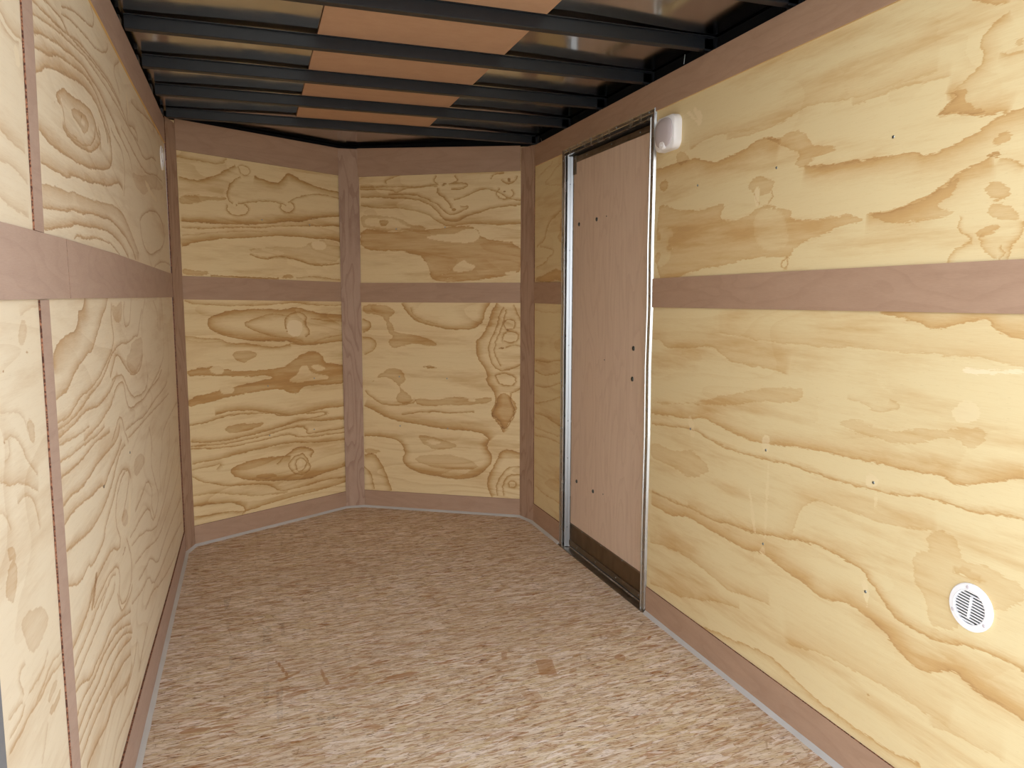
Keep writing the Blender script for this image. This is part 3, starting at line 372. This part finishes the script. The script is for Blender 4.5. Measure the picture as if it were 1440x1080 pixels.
'F': '''P 80 687 2273 716 2287 771 2292 816 2281 770 2265 723 2261 693 2263;P 70 502 2422 509 2415 526 2297 513 2290 509 2326 501 2402;P 70 388 2270 434 2291 472 2278 429 2263 387 2249;P 50 583 2022 605 2037 645 2014 626 2000 598 2011;P 80 554 2315 623 2350 626 2341 558 2308;P 70 392 2382 442 2415 443 2405 392 2369;P 55 594 2386 625 2388 634 2369 613 2361 594 2370;P 45 553 1996 596 1999 598 1990 564 1980;P 60 768 2487 837 2496 843 2485 808 2478 771 2478;P -60 470 2112 487 2114 492 2101 506 2112 535 2099 511 2091 491 2092 470 2096;P 80 366 2510 376 2512 408 2396 398 2387;P 70 366 2366 444 2417 447 2406 379 2358;P 75 99 2162 125 2176 185 2163 177 2145 113 2150;P 55 372 2263 404 2277 447 2278 434 2261 395 2255;P -28 328 2379 348 2372 340 2227 329 2231;P -28 366 2315 388 2341 375 2097 361 2102;P -40 188 3139 218 3135 209 3027 196 2984;P -30 333 2807 364 2796 360 2639 332 2649;P -25 391 2811 410 2804 407 2689 396 2692;P -25 220 2604 245 2595 243 2499 226 2505;P 62 1191 2236 1245 2223 1223 2118 1169 2130;P 50 1102 2332 1122 2324 1098 2261 1084 2266;P 40 1073 2057 1126 2048 1125 1990 1077 1998;P 110 1619 2252 1649 2273 1644 2258 1621 2242;P 60 1462 2179 1483 2181 1488 2157 1469 2128 1452 2138 1447 2162;P 55 1268 2130 1296 2137 1298 2127 1272 2112 1262 2115;P 60 1537 1777 1546 1776 1487 1736 1481 1738''',
}

def grain(key):
    """decode: lines 'w d u v u v ...' in mm / hundredths, polygons 'd u v ...'"""
    segs, polys = [], []
    for ln_ in TRACES.get(key, '').strip().split(';'):
        q = ln_.split()
        if not q: continue
        if q[0] == 'L':
            w_ = int(q[1])/1000; d_ = int(q[2])/100; P = [int(x)/1000 for x in q[3:]]; P = list(zip(P[0::2], P[1::2]))
            P = smooth(P, False)
            segs.append((w_, d_, P))
        else:
            d_ = int(q[1])/100; P = [int(x)/1000 for x in q[2:]]; P = list(zip(P[0::2], P[1::2])); P = P if key == 'F' else smooth(P, True); polys.append((d_, P))
    return segs, polys
def smooth(P, closed):
    """one corner cutting pass"""
    n = len(P)
    if n < 3: return P
    out = [] if closed else [P[0]]
    for i in range(n if closed else n-1):
        a_ = P[i]; b_ = P[(i+1) % n]
        out.append((a_[0]*.75+b_[0]*.25, a_[1]*.75+b_[1]*.25)); out.append((a_[0]*.25+b_[0]*.75, a_[1]*.25+b_[1]*.75))
    if not closed: out.append(P[-1])
    return out

# ------------------------------------------------------------------ floor, ground
bm = bmesh.new(); FL = [(-.03, .90), (S+.03, .90), (S+.03, 3.69), (1.72, 3.81), (.915, 4.31), (.81, 4.32), (.0, 3.87), (-.03, 3.76)]
XY = []
step = .01
us = np.arange(-.03, S+.031, step); vs = np.arange(.90, 4.33, step)
A, B = np.meshgrid(us, vs); nu = len(us); nv = len(vs)
X = np.stack([A.ravel(), B.ravel(), np.zeros(A.size)], 1)
I, J = np.meshgrid(np.arange(nu-1), np.arange(nv-1)); q = (J*nu+I).ravel(); F = np.stack([q, q+1, q+1+nu, q+nu], 1)
cx = (X[F[:, 0], 0]+X[F[:, 2], 0])/2; cy = (X[F[:, 0], 1]+X[F[:, 2], 1])/2
ins = (cy < 3.80+(cx+.03)*.575+.03) & (cy < 4.34-(cx-.88)*.615+.02)
F = F[ins]
me = bpy.data.meshes.new('floor'); nb = len(X)
sl = [(x, y, z) for z in (-.002, -.06) for x, y in FL]
fb = F.tolist()+[[nb+i for i in range(8)], [nb+8+7-i for i in range(8)]]+[[nb+i, nb+8+i, nb+8+(i+1) % 8, nb+(i+1) % 8] for i in range(8)]
me.from_pydata(X.tolist()+sl, [], fb); me.update()
floor = mkobj('floor', me, [m_osb, m_skin], None, 'structure')
me.polygons.foreach_set('material_index', np.array([0]*len(F)+[1]*10, dtype=np.int32))
uvl = me.uv_layers.new(name='UVMap'); li = np.empty(len(me.loops), dtype=np.int32); me.loops.foreach_get('vertex_index', li)
xx = np.concatenate([X[:, :2], np.array(sl)[:, :2]]); uvl.data.foreach_set('uv', xx[li].astype(np.float32).ravel())
_, fpol = grain('F'); ps, pd = poly_field(X[:, 0], X[:, 1], fpol)
for nm, arr in (('pt', ps), ('pd', pd)):
    at = me.attributes.new(nm, 'FLOAT', 'POINT'); at.data.foreach_set('value', np.concatenate([arr, np.zeros(len(sl))+9]).astype(np.float32))
bm = bmesh.new(); g = [bm.verts.new(p) for p in ((-30, -40, -.52), (30, -40, -.52), (30, 40, -.52), (-30, 40, -.52))]; bm.faces.new(g)
obj('ground', bm, m_ground, None, 'structure')

# ------------------------------------------------------------------ walls
gs = grain('R'); R_rects = [(.93, 2.454, .0, 1.97), (3.302, 3.69, .0, 1.97), (2.454, 3.302, 1.872, 1.97)]
wall_r = baked_grid('wall_right', PR, R_rects, .006, gs[0], gs[1], [m_pine_right, m_skin])
gs = grain('L'); wall_l = baked_grid('wall_left', PL, [(1.0, 3.76, .0, 1.985)], .006, gs[0], gs[1], [m_pine_left, m_skin])
gs = grain('VL'); wall_vl = baked_grid('wall_front_left', PVL, [(-.04, PVL.len+.06, .0, 2.005)], .005, gs[0], gs[1], [m_pine_nose, m_skin])
gs = grain('VR'); wall_vr = baked_grid('wall_front_right', PVR, [(-.06, PVR.len+.03, .0, 1.985)], .005, gs[0], gs[1], [m_pine_nose, m_skin])
T = .005
E2 = lambda m: [m, m_edge]
n_trim = [0]
def trim(pl, poly, mat, t=T, d0=.0004, edge=None):
    n_trim[0] += 1
    return slab('trim_%d' % n_trim[0], pl, poly, t, [mat, edge or m_edge], d0)
rect = lambda u0, u1, v0, v1: [(u0, v0), (u1, v0), (u1, v1), (u0, v1)]
# right wall bands
trim(PR, [(.93, 1.865), (3.67, 1.864), (3.67, 1.969), (.93, 1.972)], m_luan_h, edge=m_gold)
trim(PR, [(.93, 1.176), (2.4495, 1.169), (2.4495, 1.273), (.93, 1.280)], m_luan_h)
trim(PR, [(3.3045, 1.171), (3.67, 1.175), (3.67, 1.281), (3.3045, 1.275)], m_luan_h)
trim(PR, rect(.93, 2.4495, .001, .105), m_luan_h); trim(PR, rect(3.3045, 3.67, .001, .107), m_luan_h)
# left wall bands
trim(PL, [(1.0, 1.884), (2.19, 1.884), (2.75, 1.876), (3.74, 1.880), (3.74, 1.986), (3.2, 1.992), (1.0, 1.992)], m_luan_h2, edge=m_gold)
trim(PL, [(1.0, 1.202), (1.622, 1.203), (1.617, 1.3135), (1.41, 1.311), (1.0, 1.306)], m_luan_h2)
trim(PL, [(1.624, 1.203), (3.745, 1.203), (3.745, 1.308), (2.2, 1.316), (1.619, 1.3135)], m_luan_h2)
trim(PL, [(1.0, .001), (3.742, .001), (3.742, .108), (3.15, .108), (2.23, .124), (1.0, .126)], m_luan_h2)
trim(PL, [(1.406, 1.3125), (1.465, 1.3125), (1.492, 1.70), (1.505, 1.8835), (1.436, 1.8835), (1.424, 1.66)], m_luan_h2, .0028)
trim(PL, [(1.404, .1265), (1.460, .1265), (1.467, 1.2015), (1.407, 1.2015), (1.397, .63)], m_luan_h2, .0028)
# nose bands
l = PVL.len
trim(PVL, [(.004, 1.874), (l-.001, 1.865), (l-.001, 2.009), (.004, 2.011)], m_luan_h)
trim(PVL, [(.004, 1.193), (l-.001, 1.179), (l-.001, 1.286), (.004, 1.302)], m_luan_h)
trim(PVL, [(.004, .001), (l-.001, .001), (l-.001, .096), (.004, .100)], m_luan_h)
l = PVR.len
trim(PVR, [(.001, 1.860), (l-.004, 1.862), (l-.004, 1.989), (.001, 2.012)], m_luan_h)
trim(PVR, [(.001, 1.175), (l-.004, 1.174), (l-.004, 1.281), (.001, 1.282)], m_luan_h)
trim(PVR, [(.001, .001), (l-.004, .001), (l-.004, .099), (.001, .099)], m_luan_h)
# corner posts: strips bent across the corners
trim(PP1, [(.0, .001), (PP1.len, .001), (PP1.len+.002, 1.99), (.004, 2.0)], m_luan_v, .006)
trim(PAP, [(.0, .001), (PAP.len, .001), (PAP.len+.008, 2.009), (.002, 2.008)], m_luan_v, .006)
trim(PP2, [(.0, .001), (PP2.len, .001), (PP2.len-.003, 1.972), (.006, 1.978)], m_luan_v, .006)

# caulk bead round the floor, broken by the door
def bead(path, name):
    bm = bmesh.new(); ring = []
    n = len(path); W = .011
    for i in range(n):
        p = Vector((*path[i], 0)); a_ = Vector((*path[max(i-1, 0)], 0)); b_ = Vector((*path[min(i+1, n-1)], 0))
        d = (b_-a_).normalized(); nr = Vector((d.y, -d.x, 0))    # right of travel = into the room
        ring.append([bm.verts.new(p+nr*x+Vector((0, 0, z))) for x, z in ((-.004, 0), (-.004, .012), (.002, .0095), (.007, .004), (W, .0004), (W, 0))])
    for a_, b_ in zip(ring[:-1], ring[1:]):
        for i in range(6): bm.faces.new((a_[i], a_[(i+1) % 6], b_[(i+1) % 6], b_[i]))
    bm.faces.new(ring[0][::-1]); bm.faces.new(ring[-1])
    n_trim[0] += 1; return obj('trim_%d' % n_trim[0], bm, m_caulk, None, 'structure', True)
def dense(pts, st=.06):
    out = []
    for a_, b_ in zip(pts[:-1], pts[1:]):
        L_ = math.dist(a_, b_); n = max(1, int(L_/st))
        for i in range(n):
            t = i/n; j = random.uniform(-.0012, .0012); out.append((a_[0]*(1-t)+b_[0]*t+j, a_[1]*(1-t)+b_[1]*t+j))
    return out+[pts[-1]]
A0 = PL.P(1.0, 0, .007); A1 = PL.P(3.745, 0, .007)
bead(dense([(A0.x, A0.y), (A1.x, A1.y), (.037, 3.847), (.812, 4.288), (.917, 4.281), (1.697, 3.797), (1.7235, 3.675), (1.7235, 3.306)]), 'bead')
bead(dense([(1.7235, 2.448), (1.7235, .93)]), 'bead')

# ------------------------------------------------------------------ roof: sheet, rails, bows, luan strip
def sheet_z(x, y):
    e = min(1, max(0, (abs(x-.865)-.38)/.5)); e = e*e*(3-2*e)
    z = 2.0285-.0045*e
    ph = (y-2.154)/.39
    z += .0010*math.sin(2.1*x+3.1*y)+.0007*math.sin(5.3*x-2.2*y+1.0)+.0005*math.sin(9*x+4*y)
    return z
bm = bmesh.new(); nx_, ny_ = 90, 170; g = []
for j in range(ny_+1):
    y = .90+(4.42-.90)*j/ny_; g.append([bm.verts.new((-.06+(1.85)*i/nx_, y, sheet_z(-.06+1.85*i/nx_, y))) for i in range(nx_+1)])
for j in range(ny_):
    for i in range(nx_): bm.faces.new((g[j][i], g[j+1][i], g[j+1][i+1], g[j][i+1]))
rv, rf = box(bm, (-.06, .90, 2.036), (1.79, 4.42, 2.05), 1)
roof = obj('ceiling', bm, [m_sheet, m_skin], None, 'structure')
for p in roof.data.polygons: p.use_smooth = p.material_index == 0
# black top rails between wall heads and roof
def rail(pl, u0, u1, v0, v1, d0, d1):
    bm = bmesh.new(); c = [bm.verts.new(pl.P(u, v, d)) for v in (v0, v1) for u, d in ((u0, d0), (u1, d0), (u1, d1), (u0, d1))]
    for f in ((0, 3, 2, 1), (4, 5, 6, 7), (0, 1, 5, 4), (1, 2, 6, 5), (2, 3, 7, 6), (3, 0, 4, 7)): bm.faces.new([c[i] for i in f])
    n_trim[0] += 1; return obj('trim_%d' % n_trim[0], bm, m_matte, None, 'structure')
rail(PL, .98, 3.92, 1.986, 2.019, -.05, -.008); rail(PR, .90, 3.86, 1.971, 2.018, -.06, -.022); rail(PR, .90, 3.86, 1.90, 2.045, -.09, -.061); rail(PL, .90, 3.92, 1.90, 2.045, -.08, -.051)  # the outer strips here and below are unseen, added against sun leaks
rail(PVL, -.05, PVL.len+.08, 2.006, 2.026, -.05, -.004); rail(PVR, -.08, PVR.len+.05, 1.99, 2.026, -.05, -.006); rail(PVL, -.12, PVL.len+.12, 1.90, 2.045, -.08, -.051); rail(PVR, -.12, PVR.len+.14, 1.90, 2.045, -.08, -.051)
BY = [1.37, 1.76, 2.154, 2.545, 2.934, 3.305, 3.700]
BL = ['black steel roof bow above the camera view, nearest the rear doorway',
      'black steel roof bow glimpsed in the top right corner of the ceiling',
      'black roof bow cutting the top edge of the photo, over the reddish ceiling board',
      'black roof bow lying wholly inside the photo, the one nearest the camera',
      'middle black roof bow, third counted back from the front nose wall',
      'black roof bow just before the last one at the nose',
      'last black roof bow, touching the heads of the nose walls']
for y, lb in zip(BY, BL):
    t = empty('roof_bow', (.865, y, 2.0), lb, 'roof bow', 'black roof bows across the ceiling')
    x0, x1 = (.017, 1.745) if y < 3.6 else (.018, 1.735)
    bm = bmesh.new()
    zb = 1.982
    prof = [(-.0135, 0), (.0135, 0), (.0155, .002), (.0155, .036), (.026, .036), (.026, .038), (-.026, .038), (-.026, .036), (-.0155, .036), (-.0155, .002)]
    a_ = [bm.verts.new((x0-.865, p, q+zb-2.0)) for p, q in prof]; b_ = [bm.verts.new((x1-.865, p, q+zb-2.0)) for p, q in prof]
    k = len(prof)
    for i in range(k): bm.faces.new((a_[i], a_[(i+1) % k], b_[(i+1) % k], b_[i]))
    bm.faces.new(a_[::-1]); bm.faces.new(b_)
    obj('crossbar', bm, m_black, t)
    for sx in (0, 1):
        bm = bmesh.new(); xb = (-.04 if sx == 0 else 1.752)-.865
        if sx: box(bm, (1.745-.865, -.03, -.035), (1.751-.865, .03, .018)); box(bm, (1.715-.865, -.012, -.022), (1.748-.865, -.0155, .014))
        else: box(bm, (-.004-.865, -.022, -.008), (.006-.865, .022, .016))
        obj('end_bracket', bm, m_black, t)
cp = bmesh.new(); uvl = cp.loops.layers.uv.new('UVMap')
_, fs = box(cp, (.563, .98, 2.0202), (1.177, 3.722, 2.0245))
for f in fs:
    for lp in f.loops: lp[uvl].uv = (lp.vert.co.x, lp.vert.co.y)
tag(obj('ceiling_board', cp, m_luan_ceiling), 'long reddish plywood strip laid over the roof bows along the ceiling', 'board')
# little wire ends hanging by the right top rail
for (y, z, a_, lb) in ((2.93, 1.992, .5, 'thin grey wire stub above the door, beside the third bow'), (3.62, 1.985, -.6, 'thin pale wire stub in the far right ceiling corner'), (2.30, 2.0, .2, 'thin grey wire stub above the right wall, nearest the camera')):
    bm = bmesh.new(); bmesh.ops.create_cone(bm, cap_ends=True, segments=6, radius1=.0012, radius2=.0012, depth=.03)
    bmesh.ops.rotate(bm, verts=bm.verts, cent=(0, 0, 0), matrix=Matrix.Rotation(a_, 3, 'X')); bmesh.ops.translate(bm, verts=bm.verts, vec=(1.742, y, z))
    tag(obj('wire_stub', bm, m_screw, None), lb, 'wire', 'wire stubs under the roof')

# ------------------------------------------------------------------ rear door frame, behind which the camera stands
bm = bmesh.new(); box(bm, (-.06, .93, -.06), (.036, 1.0, 2.05)); obj('trim_92', bm, m_jamb, None, 'structure')
bm = bmesh.new(); box(bm, (1.735, .86, -.06), (1.80, .929, 2.05)); obj('trim_90', bm, m_jamb, None, 'structure')
bm = bmesh.new(); box(bm, (-.06, .83, 2.03), (1.80, .899, 2.10)); obj('trim_91', bm, m_jamb, None, 'structure')

# ------------------------------------------------------------------ side door in the right wall
XW = S
door = empty('door_1', (XW, 2.878, 0)); door['kind'] = 'structure'
def dpart(name, bm, mat, parent=None, smooth=False):
    p = parent or door
    off = Vector((XW, 2.878, 0))
    bmesh.ops.translate(bm, verts=bm.verts, vec=-off)
    return obj(name, bm, mat, p, None, smooth)
def uvyz(bm):
    uvl = bm.loops.layers.uv.verify()
    for f in bm.faces:
        for lp in f.loops: lp[uvl].uv = (lp.vert.co.y, lp.vert.co.z)
Y0, Y1, Z1 = 2.452, 3.302, 1.880      # outer edge of flange
y0, y1, z1 = 2.486, 3.262, 1.848      # opening
# flange: profile swept round three sides (w = distance in from the outer edge, h = proud of the wall)
prof = [(0, 0), (0, .0008), (.0036, .0092), (.006, .0065), (.013, .0055), (.016, .0072), (.019, .0055), (.029, .0060), (.031, .0095), (.0335, .0095), (.034, .006), (.034, -.055), (.0305, -.055), (.0305, .0)]
def sweep(prof, path_fn, npt):
    bm = bmesh.new(); rows = []
    for i in range(npt): rows.append([bm.verts.new(path_fn(i, w_, h_)) for w_, h_ in prof])
    k = len(prof)
    for a_, b_ in zip(rows[:-1], rows[1:]):
        for i in range(k): bm.faces.new((a_[i], a_[(i+1) % k], b_[(i+1) % k], b_[i]))
    bm.faces.new(rows[0][::-1]); bm.faces.new(rows[-1]); return bm
zs = [.001, .35, .68, .95, 1.17, 1.40, 1.65]; wob = [0, .0006, -.001, .001, -.0012, .0008, 0]
def pf(i, w_, h_):
    n = len(zs)
    if i < n: return (XW-h_-wob[i]*.6, Y1-w_+wob[i], zs[i])
    if i == n: return (XW-h_, Y1-w_, Z1-w_)
    if i == n+1: return (XW-h_, Y0+w_, Z1-w_)
    j = 2*n+1-i; return (XW-h_-wob[j]*.6, Y0+w_+wob[j]*1.5, zs[j])
frame = dpart('door_frame', sweep(prof, pf, 2*len(zs)+2), m_alu, None)
for p in frame.data.polygons: p.use_smooth = False
def rivet(y, z, x, r=.0035, parent=None, mat=None, name='rivet'):
    bm = bmesh.new(); bmesh.ops.create_uvsphere(bm, u_segments=10, v_segments=6, radius=r)
    bmesh.ops.scale(bm, verts=bm.verts, vec=(.6, 1, 1)); bmesh.ops.translate(bm, verts=bm.verts, vec=(x, y, z)); return dpart(name, bm, mat or m_screw, parent or frame, True)
for z in (.08, .33, .56, .79, 1.0, 1.21, 1.45, 1.81): rivet(Y1-.010, z+.02, XW-.0062); rivet(Y0+.010, z, XW-.0062)
for y in (2.50, 2.76, 3.0, 3.26): rivet(y, Z1-.010, XW-.0062)
# bright inner channel standing in the opening on the hinge side
bm = bmesh.new(); pr_ = [(.000, 3.2605), (.001, 3.2575), (.011, 3.2530), (.012, 3.2545), (.014, 3.2540), (.014, 3.2520), (.024, 3.2480), (.024, 3.2605)]
a_ = [bm.verts.new((XW+x, y, .004)) for x, y in pr_]; b_ = [bm.verts.new((XW+x, y, 1.846)) for x, y in pr_]
for i in range(8): bm.faces.new((a_[i], a_[(i+1) % 8], b_[(i+1) % 8], b_[i]))
bm.faces.new(a_[::-1]); bm.faces.new(b_)
chan = dpart('hinge_channel', bm, m_bright)
for z in (.10, .44, .62, .98, 1.42, 1.72): rivet(3.2525, z, XW+.0125, .003, chan, m_bolt)
# black strip and backing sheet stand in for shade in the door gap
bm = bmesh.new(); box(bm, (XW+.004, y0, z1-.004), (XW+.05, y1, z1-.0005)); box(bm, (XW+.048, y0+.002, .0), (XW+.052, y1, z1-.004)); dpart('door_gap_shade', bm, m_gap_shade)
leaf = empty('door_leaf', (0, 0, 0)); leaf.parent = door
X0 = XW+.026
def lpart(name, bm, mat, smooth=False): return dpart(name, bm, mat, leaf, smooth)
bm = bmesh.new(); box(bm, (X0, 2.492, .121), (X0+.006, 3.2425, 1.8165)); uvyz(bm); lpart('luan_panel', bm, m_luan_door)
bm = bmesh.new(); box(bm, (X0-.002, 3.2435, .03), (X0+.012, 3.2485, 1.80)); lpart('leaf_edge', bm, m_alu)
bm = bmesh.new(); box(bm, (X0-.0015, 2.490, 1.812), (X0+.010, 3.222, 1.838)); box(bm, (X0-.0045, 2.490, 1.8165), (X0-.0015, 3.222, 1.819)); hr = lpart('head_rail', bm, m_alu_dark)
bm = bmesh.new(); box(bm, (X0-.0035, 3.212, 1.760), (X0+.008, 3.2465, 1.842)); box(bm, (X0-.006, 3.2115, 1.8170), (X0-.0035, 3.2135, 1.842)); br = lpart('corner_bracket', bm, m_alu_dark)
bm = bmesh.new(); box(bm, (X0-.0035, 2.488, 1.790), (X0+.008, 2.530, 1.842)); lpart('corner_bracket', bm, m_alu_dark)
bm = bmesh.new(); box(bm, (X0+.001, 2.490, .03), (X0+.006, 3.2425, .118)); kp = lpart('kick_plate', bm, m_kick)
bm = bmesh.new(); box(bm, (X0-.003, 2.490, .117), (X0+.004, 3.2425, .1235)); ks = lpart('kick_strip', bm, m_alu_dark)
bm = bmesh.new(); box(bm, (X0-.006, 2.488, .014), (X0+.006, 3.2425, .040)); br2 = lpart('bottom_rail', bm, m_alu_dark)
def lrivet(y, z, x, r, parent, mat, name): 
    bm = bmesh.new(); bmesh.ops.create_uvsphere(bm, u_segments=12, v_segments=6, radius=r)
    bmesh.ops.scale(bm, verts=bm.verts, vec=(.55, 1, 1)); bmesh.ops.translate(bm, verts=bm.verts, vec=(x-XW, y-2.878, z)); return obj(name, bm, mat, parent, None, True)
for y in (3.10, 2.90, 2.70): lrivet(y, .119, X0-.003, .0035, kp, m_screw, 'screw')
for y in (3.15, 2.95, 2.75, 2.55): lrivet(y, .028, X0-.006, .0035, kp, m_screw, 'screw')
for y in (3.10, 2.86, 2.62): lrivet(y, 1.827, X0-.002, .0035, hr, m_screw, 'screw')
lrivet(3.225, 1.83, X0-.004, .0035, br, m_screw, 'screw'); lrivet(3.236, 1.785, X0-.004, .003, br, m_bolt, 'screw')
for y, z, r in [(3.178, 1.533, 0.009), (2.994, 1.538, 0.009), (2.9, 1.542, 0.003), (2.899, 0.939, 0.003), (2.642, 1.005, 0.01), (2.646, 0.883, 0.01), (3.174, 0.343, 0.009), (2.994, 0.34, 0.009), (2.893, 0.352, 0.003)]: lrivet(y, z, X0-.0004, r, leaf, m_bolt, 'bolt_head')
bm = bmesh.new(); box(bm, (XW-.016, 2.455, .0003), (XW+.002, 3.300, .0032)); box(bm, (XW+.0, 2.488, -.004), (XW+.02, 3.26, .0015)); dpart('door_sill', bm, m_alu_dark)
bm = bmesh.new(); box(bm, (XW+.05, 2.40, -.06), (XW+.06, 3.35, 1.95)); dpart('outer_skin', bm, m_skin)

# ------------------------------------------------------------------ screws in the plywood
def wall_screw(wall, pl, u, v, r=.0042, mat=None, d=.0005, name='screw'):
    bm = bmesh.new(); bmesh.ops.create_cone(bm, cap_ends=True, segments=12, radius1=r, radius2=r*.7, depth=.0014)
    q = Vector((0, 0, 1)).rotation_difference(pl.n).to_matrix(); bmesh.ops.rotate(bm, verts=bm.verts, cent=(0, 0, 0), matrix=q)
    bmesh.ops.translate(bm, verts=bm.verts, vec=pl.P(u, v, d)); return obj(name, bm, mat or m_screw, wall, None, True)
for p in [(1.383, 1.569), (1.787, 1.564), (2.179, 1.569), (2.18, 0.762), (1.783, 0.766), (1.383, 0.765), (1.779, 0.487), (1.388, 0.491)]: wall_screw(wall_r, PR, *p)
for p in [(0.429, 1.591), (0.708, 1.586), (0.429, 0.747), (0.709, 0.764), (0.428, 0.487), (0.699, 0.483)]: wall_screw(wall_vl, PVL, *p)
for p in [(0.221, 1.575), (0.501, 1.579), (0.225, 0.761), (0.504, 0.757), (0.225, 0.481), (0.506, 0.477)]: wall_screw(wall_vr, PVR, *p)
for p in [(1.863, 0.782), (2.267, 0.78)]: wall_screw(wall_l, PL, *p)

# ------------------------------------------------------------------ dome light beside the door
t = empty('dome_light', (XW, 2.352, 1.766), 'white plastic dome light with a grey lens, high beside the door', 'light')
def rr(w_, h_, r_, n=8, sq=0):
    P = []
    for cx_, cy_, a0 in ((w_-r_, h_-r_, 0), (-w_+r_, h_-r_, 90), (-w_+r_, -h_+r_, 180), (w_-r_, -h_+r_, 270)):
        for i in range(n+1): a_ = math.radians(a0+90*i/n); P.append((cx_+r_*math.cos(a_), cy_+r_*math.sin(a_)))
    return P
def loft(levels, parent, name, mat, cap=True):
    """levels: (outline, distance out of the wall, dy, dz)"""
    bm = bmesh.new(); rows = []
    for P, x, dy, dz in levels: rows.append([bm.verts.new((-x, a_+dy, b_+dz)) for a_, b_ in P])
    k = len(rows[0])
    for a_, b_ in zip(rows[:-1], rows[1:]):
        for i in range(k): bm.faces.new((a_[i], a_[(i+1) % k], b_[(i+1) % k], b_[i]))
    bm.faces.new(rows[0]); bm.faces.new(rows[-1][::-1]); return obj(name, bm, mat, parent, None, True)
loft([(rr(.067, .058, .030), 0, 0, 0), (rr(.067, .058, .030), .020, 0, 0), (rr(.065, .056, .029), .026, 0, 0), (rr(.061, .052, .027), .029, 0, 0)], t, 'housing', m_white)
el = lambda a_, b_, p=2.6, n=36: [(a_*math.copysign(abs(math.cos(i*2*PI/n))**(2/p), math.cos(i*2*PI/n)), b_*math.copysign(abs(math.sin(i*2*PI/n))**(2/p), math.sin(i*2*PI/n))) for i in range(n)]
loft([(el(.055, .049), .0285, 0, .001), (el(.0545, .0485), .032, 0, .001), (el(.049, .043), .0365, 0, .001), (el(.035, .031), .0395, 0, .001), (el(.015, .013), .0408, 0, .001)], t, 'lens', m_lens)
sw = loft([(el(.017, .015, 2), .029, 0, -.040), (el(.017, .015, 2), .0375, 0, -.040), (el(.0145, .0125, 2), .0395, 0, -.040)], t, 'switch_pad', m_white)
loft([(el(.005, .004, 2, 16), .0394, 0, -.040), (el(.0035, .003, 2, 16), .042, 0, -.040)], sw, 'button', m_white)

# ------------------------------------------------------------------ round louvre vents
def vent(loc, rz, label, tilt=0.0):
    t = empty('round_vent', loc, label, 'vent', 'round white wall vents'); 
    ci = lambda r_, n=48: [(r_*math.cos(i*2*PI/n), r_*math.sin(i*2*PI/n)) for i in range(n)]
    bm = bmesh.new(); rows = []
    for r_, x in ((.0505, 0), (.0505, .003), (.048, .0055), (.0385, .0060), (.0372, .0074), (.035, .0064), (.035, .0005)):
        rows.append([bm.verts.new((-x, a_, b_)) for a_, b_ in ci(r_)])
    for a_, b_ in zip(rows[:-1], rows[1:]):
        for i in range(48): bm.faces.new((a_[i], a_[(i+1) % 48], b_[(i+1) % 48], b_[i]))
    fl_ = obj('flange', bm, m_white, t, None, True)
    bm = bmesh.new(); bmesh.ops.create_circle(bm, cap_ends=True, segments=40, radius=.035); bmesh.ops.rotate(bm, verts=bm.verts, cent=(0, 0, 0), matrix=Matrix.Rotation(PI/2, 3, 'Y')); bmesh.ops.translate(bm, verts=bm.verts, vec=(-.0006, 0, 0)); obj('duct_shade', bm, m_dark, t)  # flat black disc put in for the shade behind the slats
    ns = 11
    for i in range(ns):
        z = -.035+(i+.5)*.070/ns; hw = math.sqrt(max(.035**2-z*z, 0))
        bm = bmesh.new(); box(bm, (-.0055, -hw-.0005, z+.0001), (-.0025, hw+.0005, z+.0027)); 
        bmesh.ops.rotate(bm, verts=bm.verts, cent=(0, 0, 0), matrix=Matrix.Rotation(tilt, 3, 'X')); obj('slat', bm, m_white, t)
    bm = bmesh.new(); box(bm, (-.0060, -.0022, -.022), (-.002, .0022, .024)); bmesh.ops.rotate(bm, verts=bm.verts, cent=(0, 0, 0), matrix=Matrix.Rotation(tilt, 3, 'X')); obj('centre_bar', bm, m_white, t)
    for a_ in (100, 205, 325):
        a_ = math.radians(a_); bm = bmesh.new(); bmesh.ops.create_cone(bm, cap_ends=True, segments=14, radius1=.0038, radius2=.0026, depth=.0016)
        bmesh.ops.rotate(bm, verts=bm.verts, cent=(0, 0, 0), matrix=Matrix.Rotation(-PI/2, 3, 'Y')); bmesh.ops.translate(bm, verts=bm.verts, vec=(-.0066, -.0425*math.cos(a_), .0425*math.sin(a_)))
        obj('screw', bm, m_lens, t, None, True)
    t.rotation_euler = (0, 0, rz); return t
vent((XW-.0004, 1.1055, .5655), 0, 'round white louvred vent low on the right wall', .10)
q = PL.P(3.588, 1.790, .0005)
vent(q, PI, 'round white vent high on the left wall beside the corner post')
bpy.context.view_layer.update()
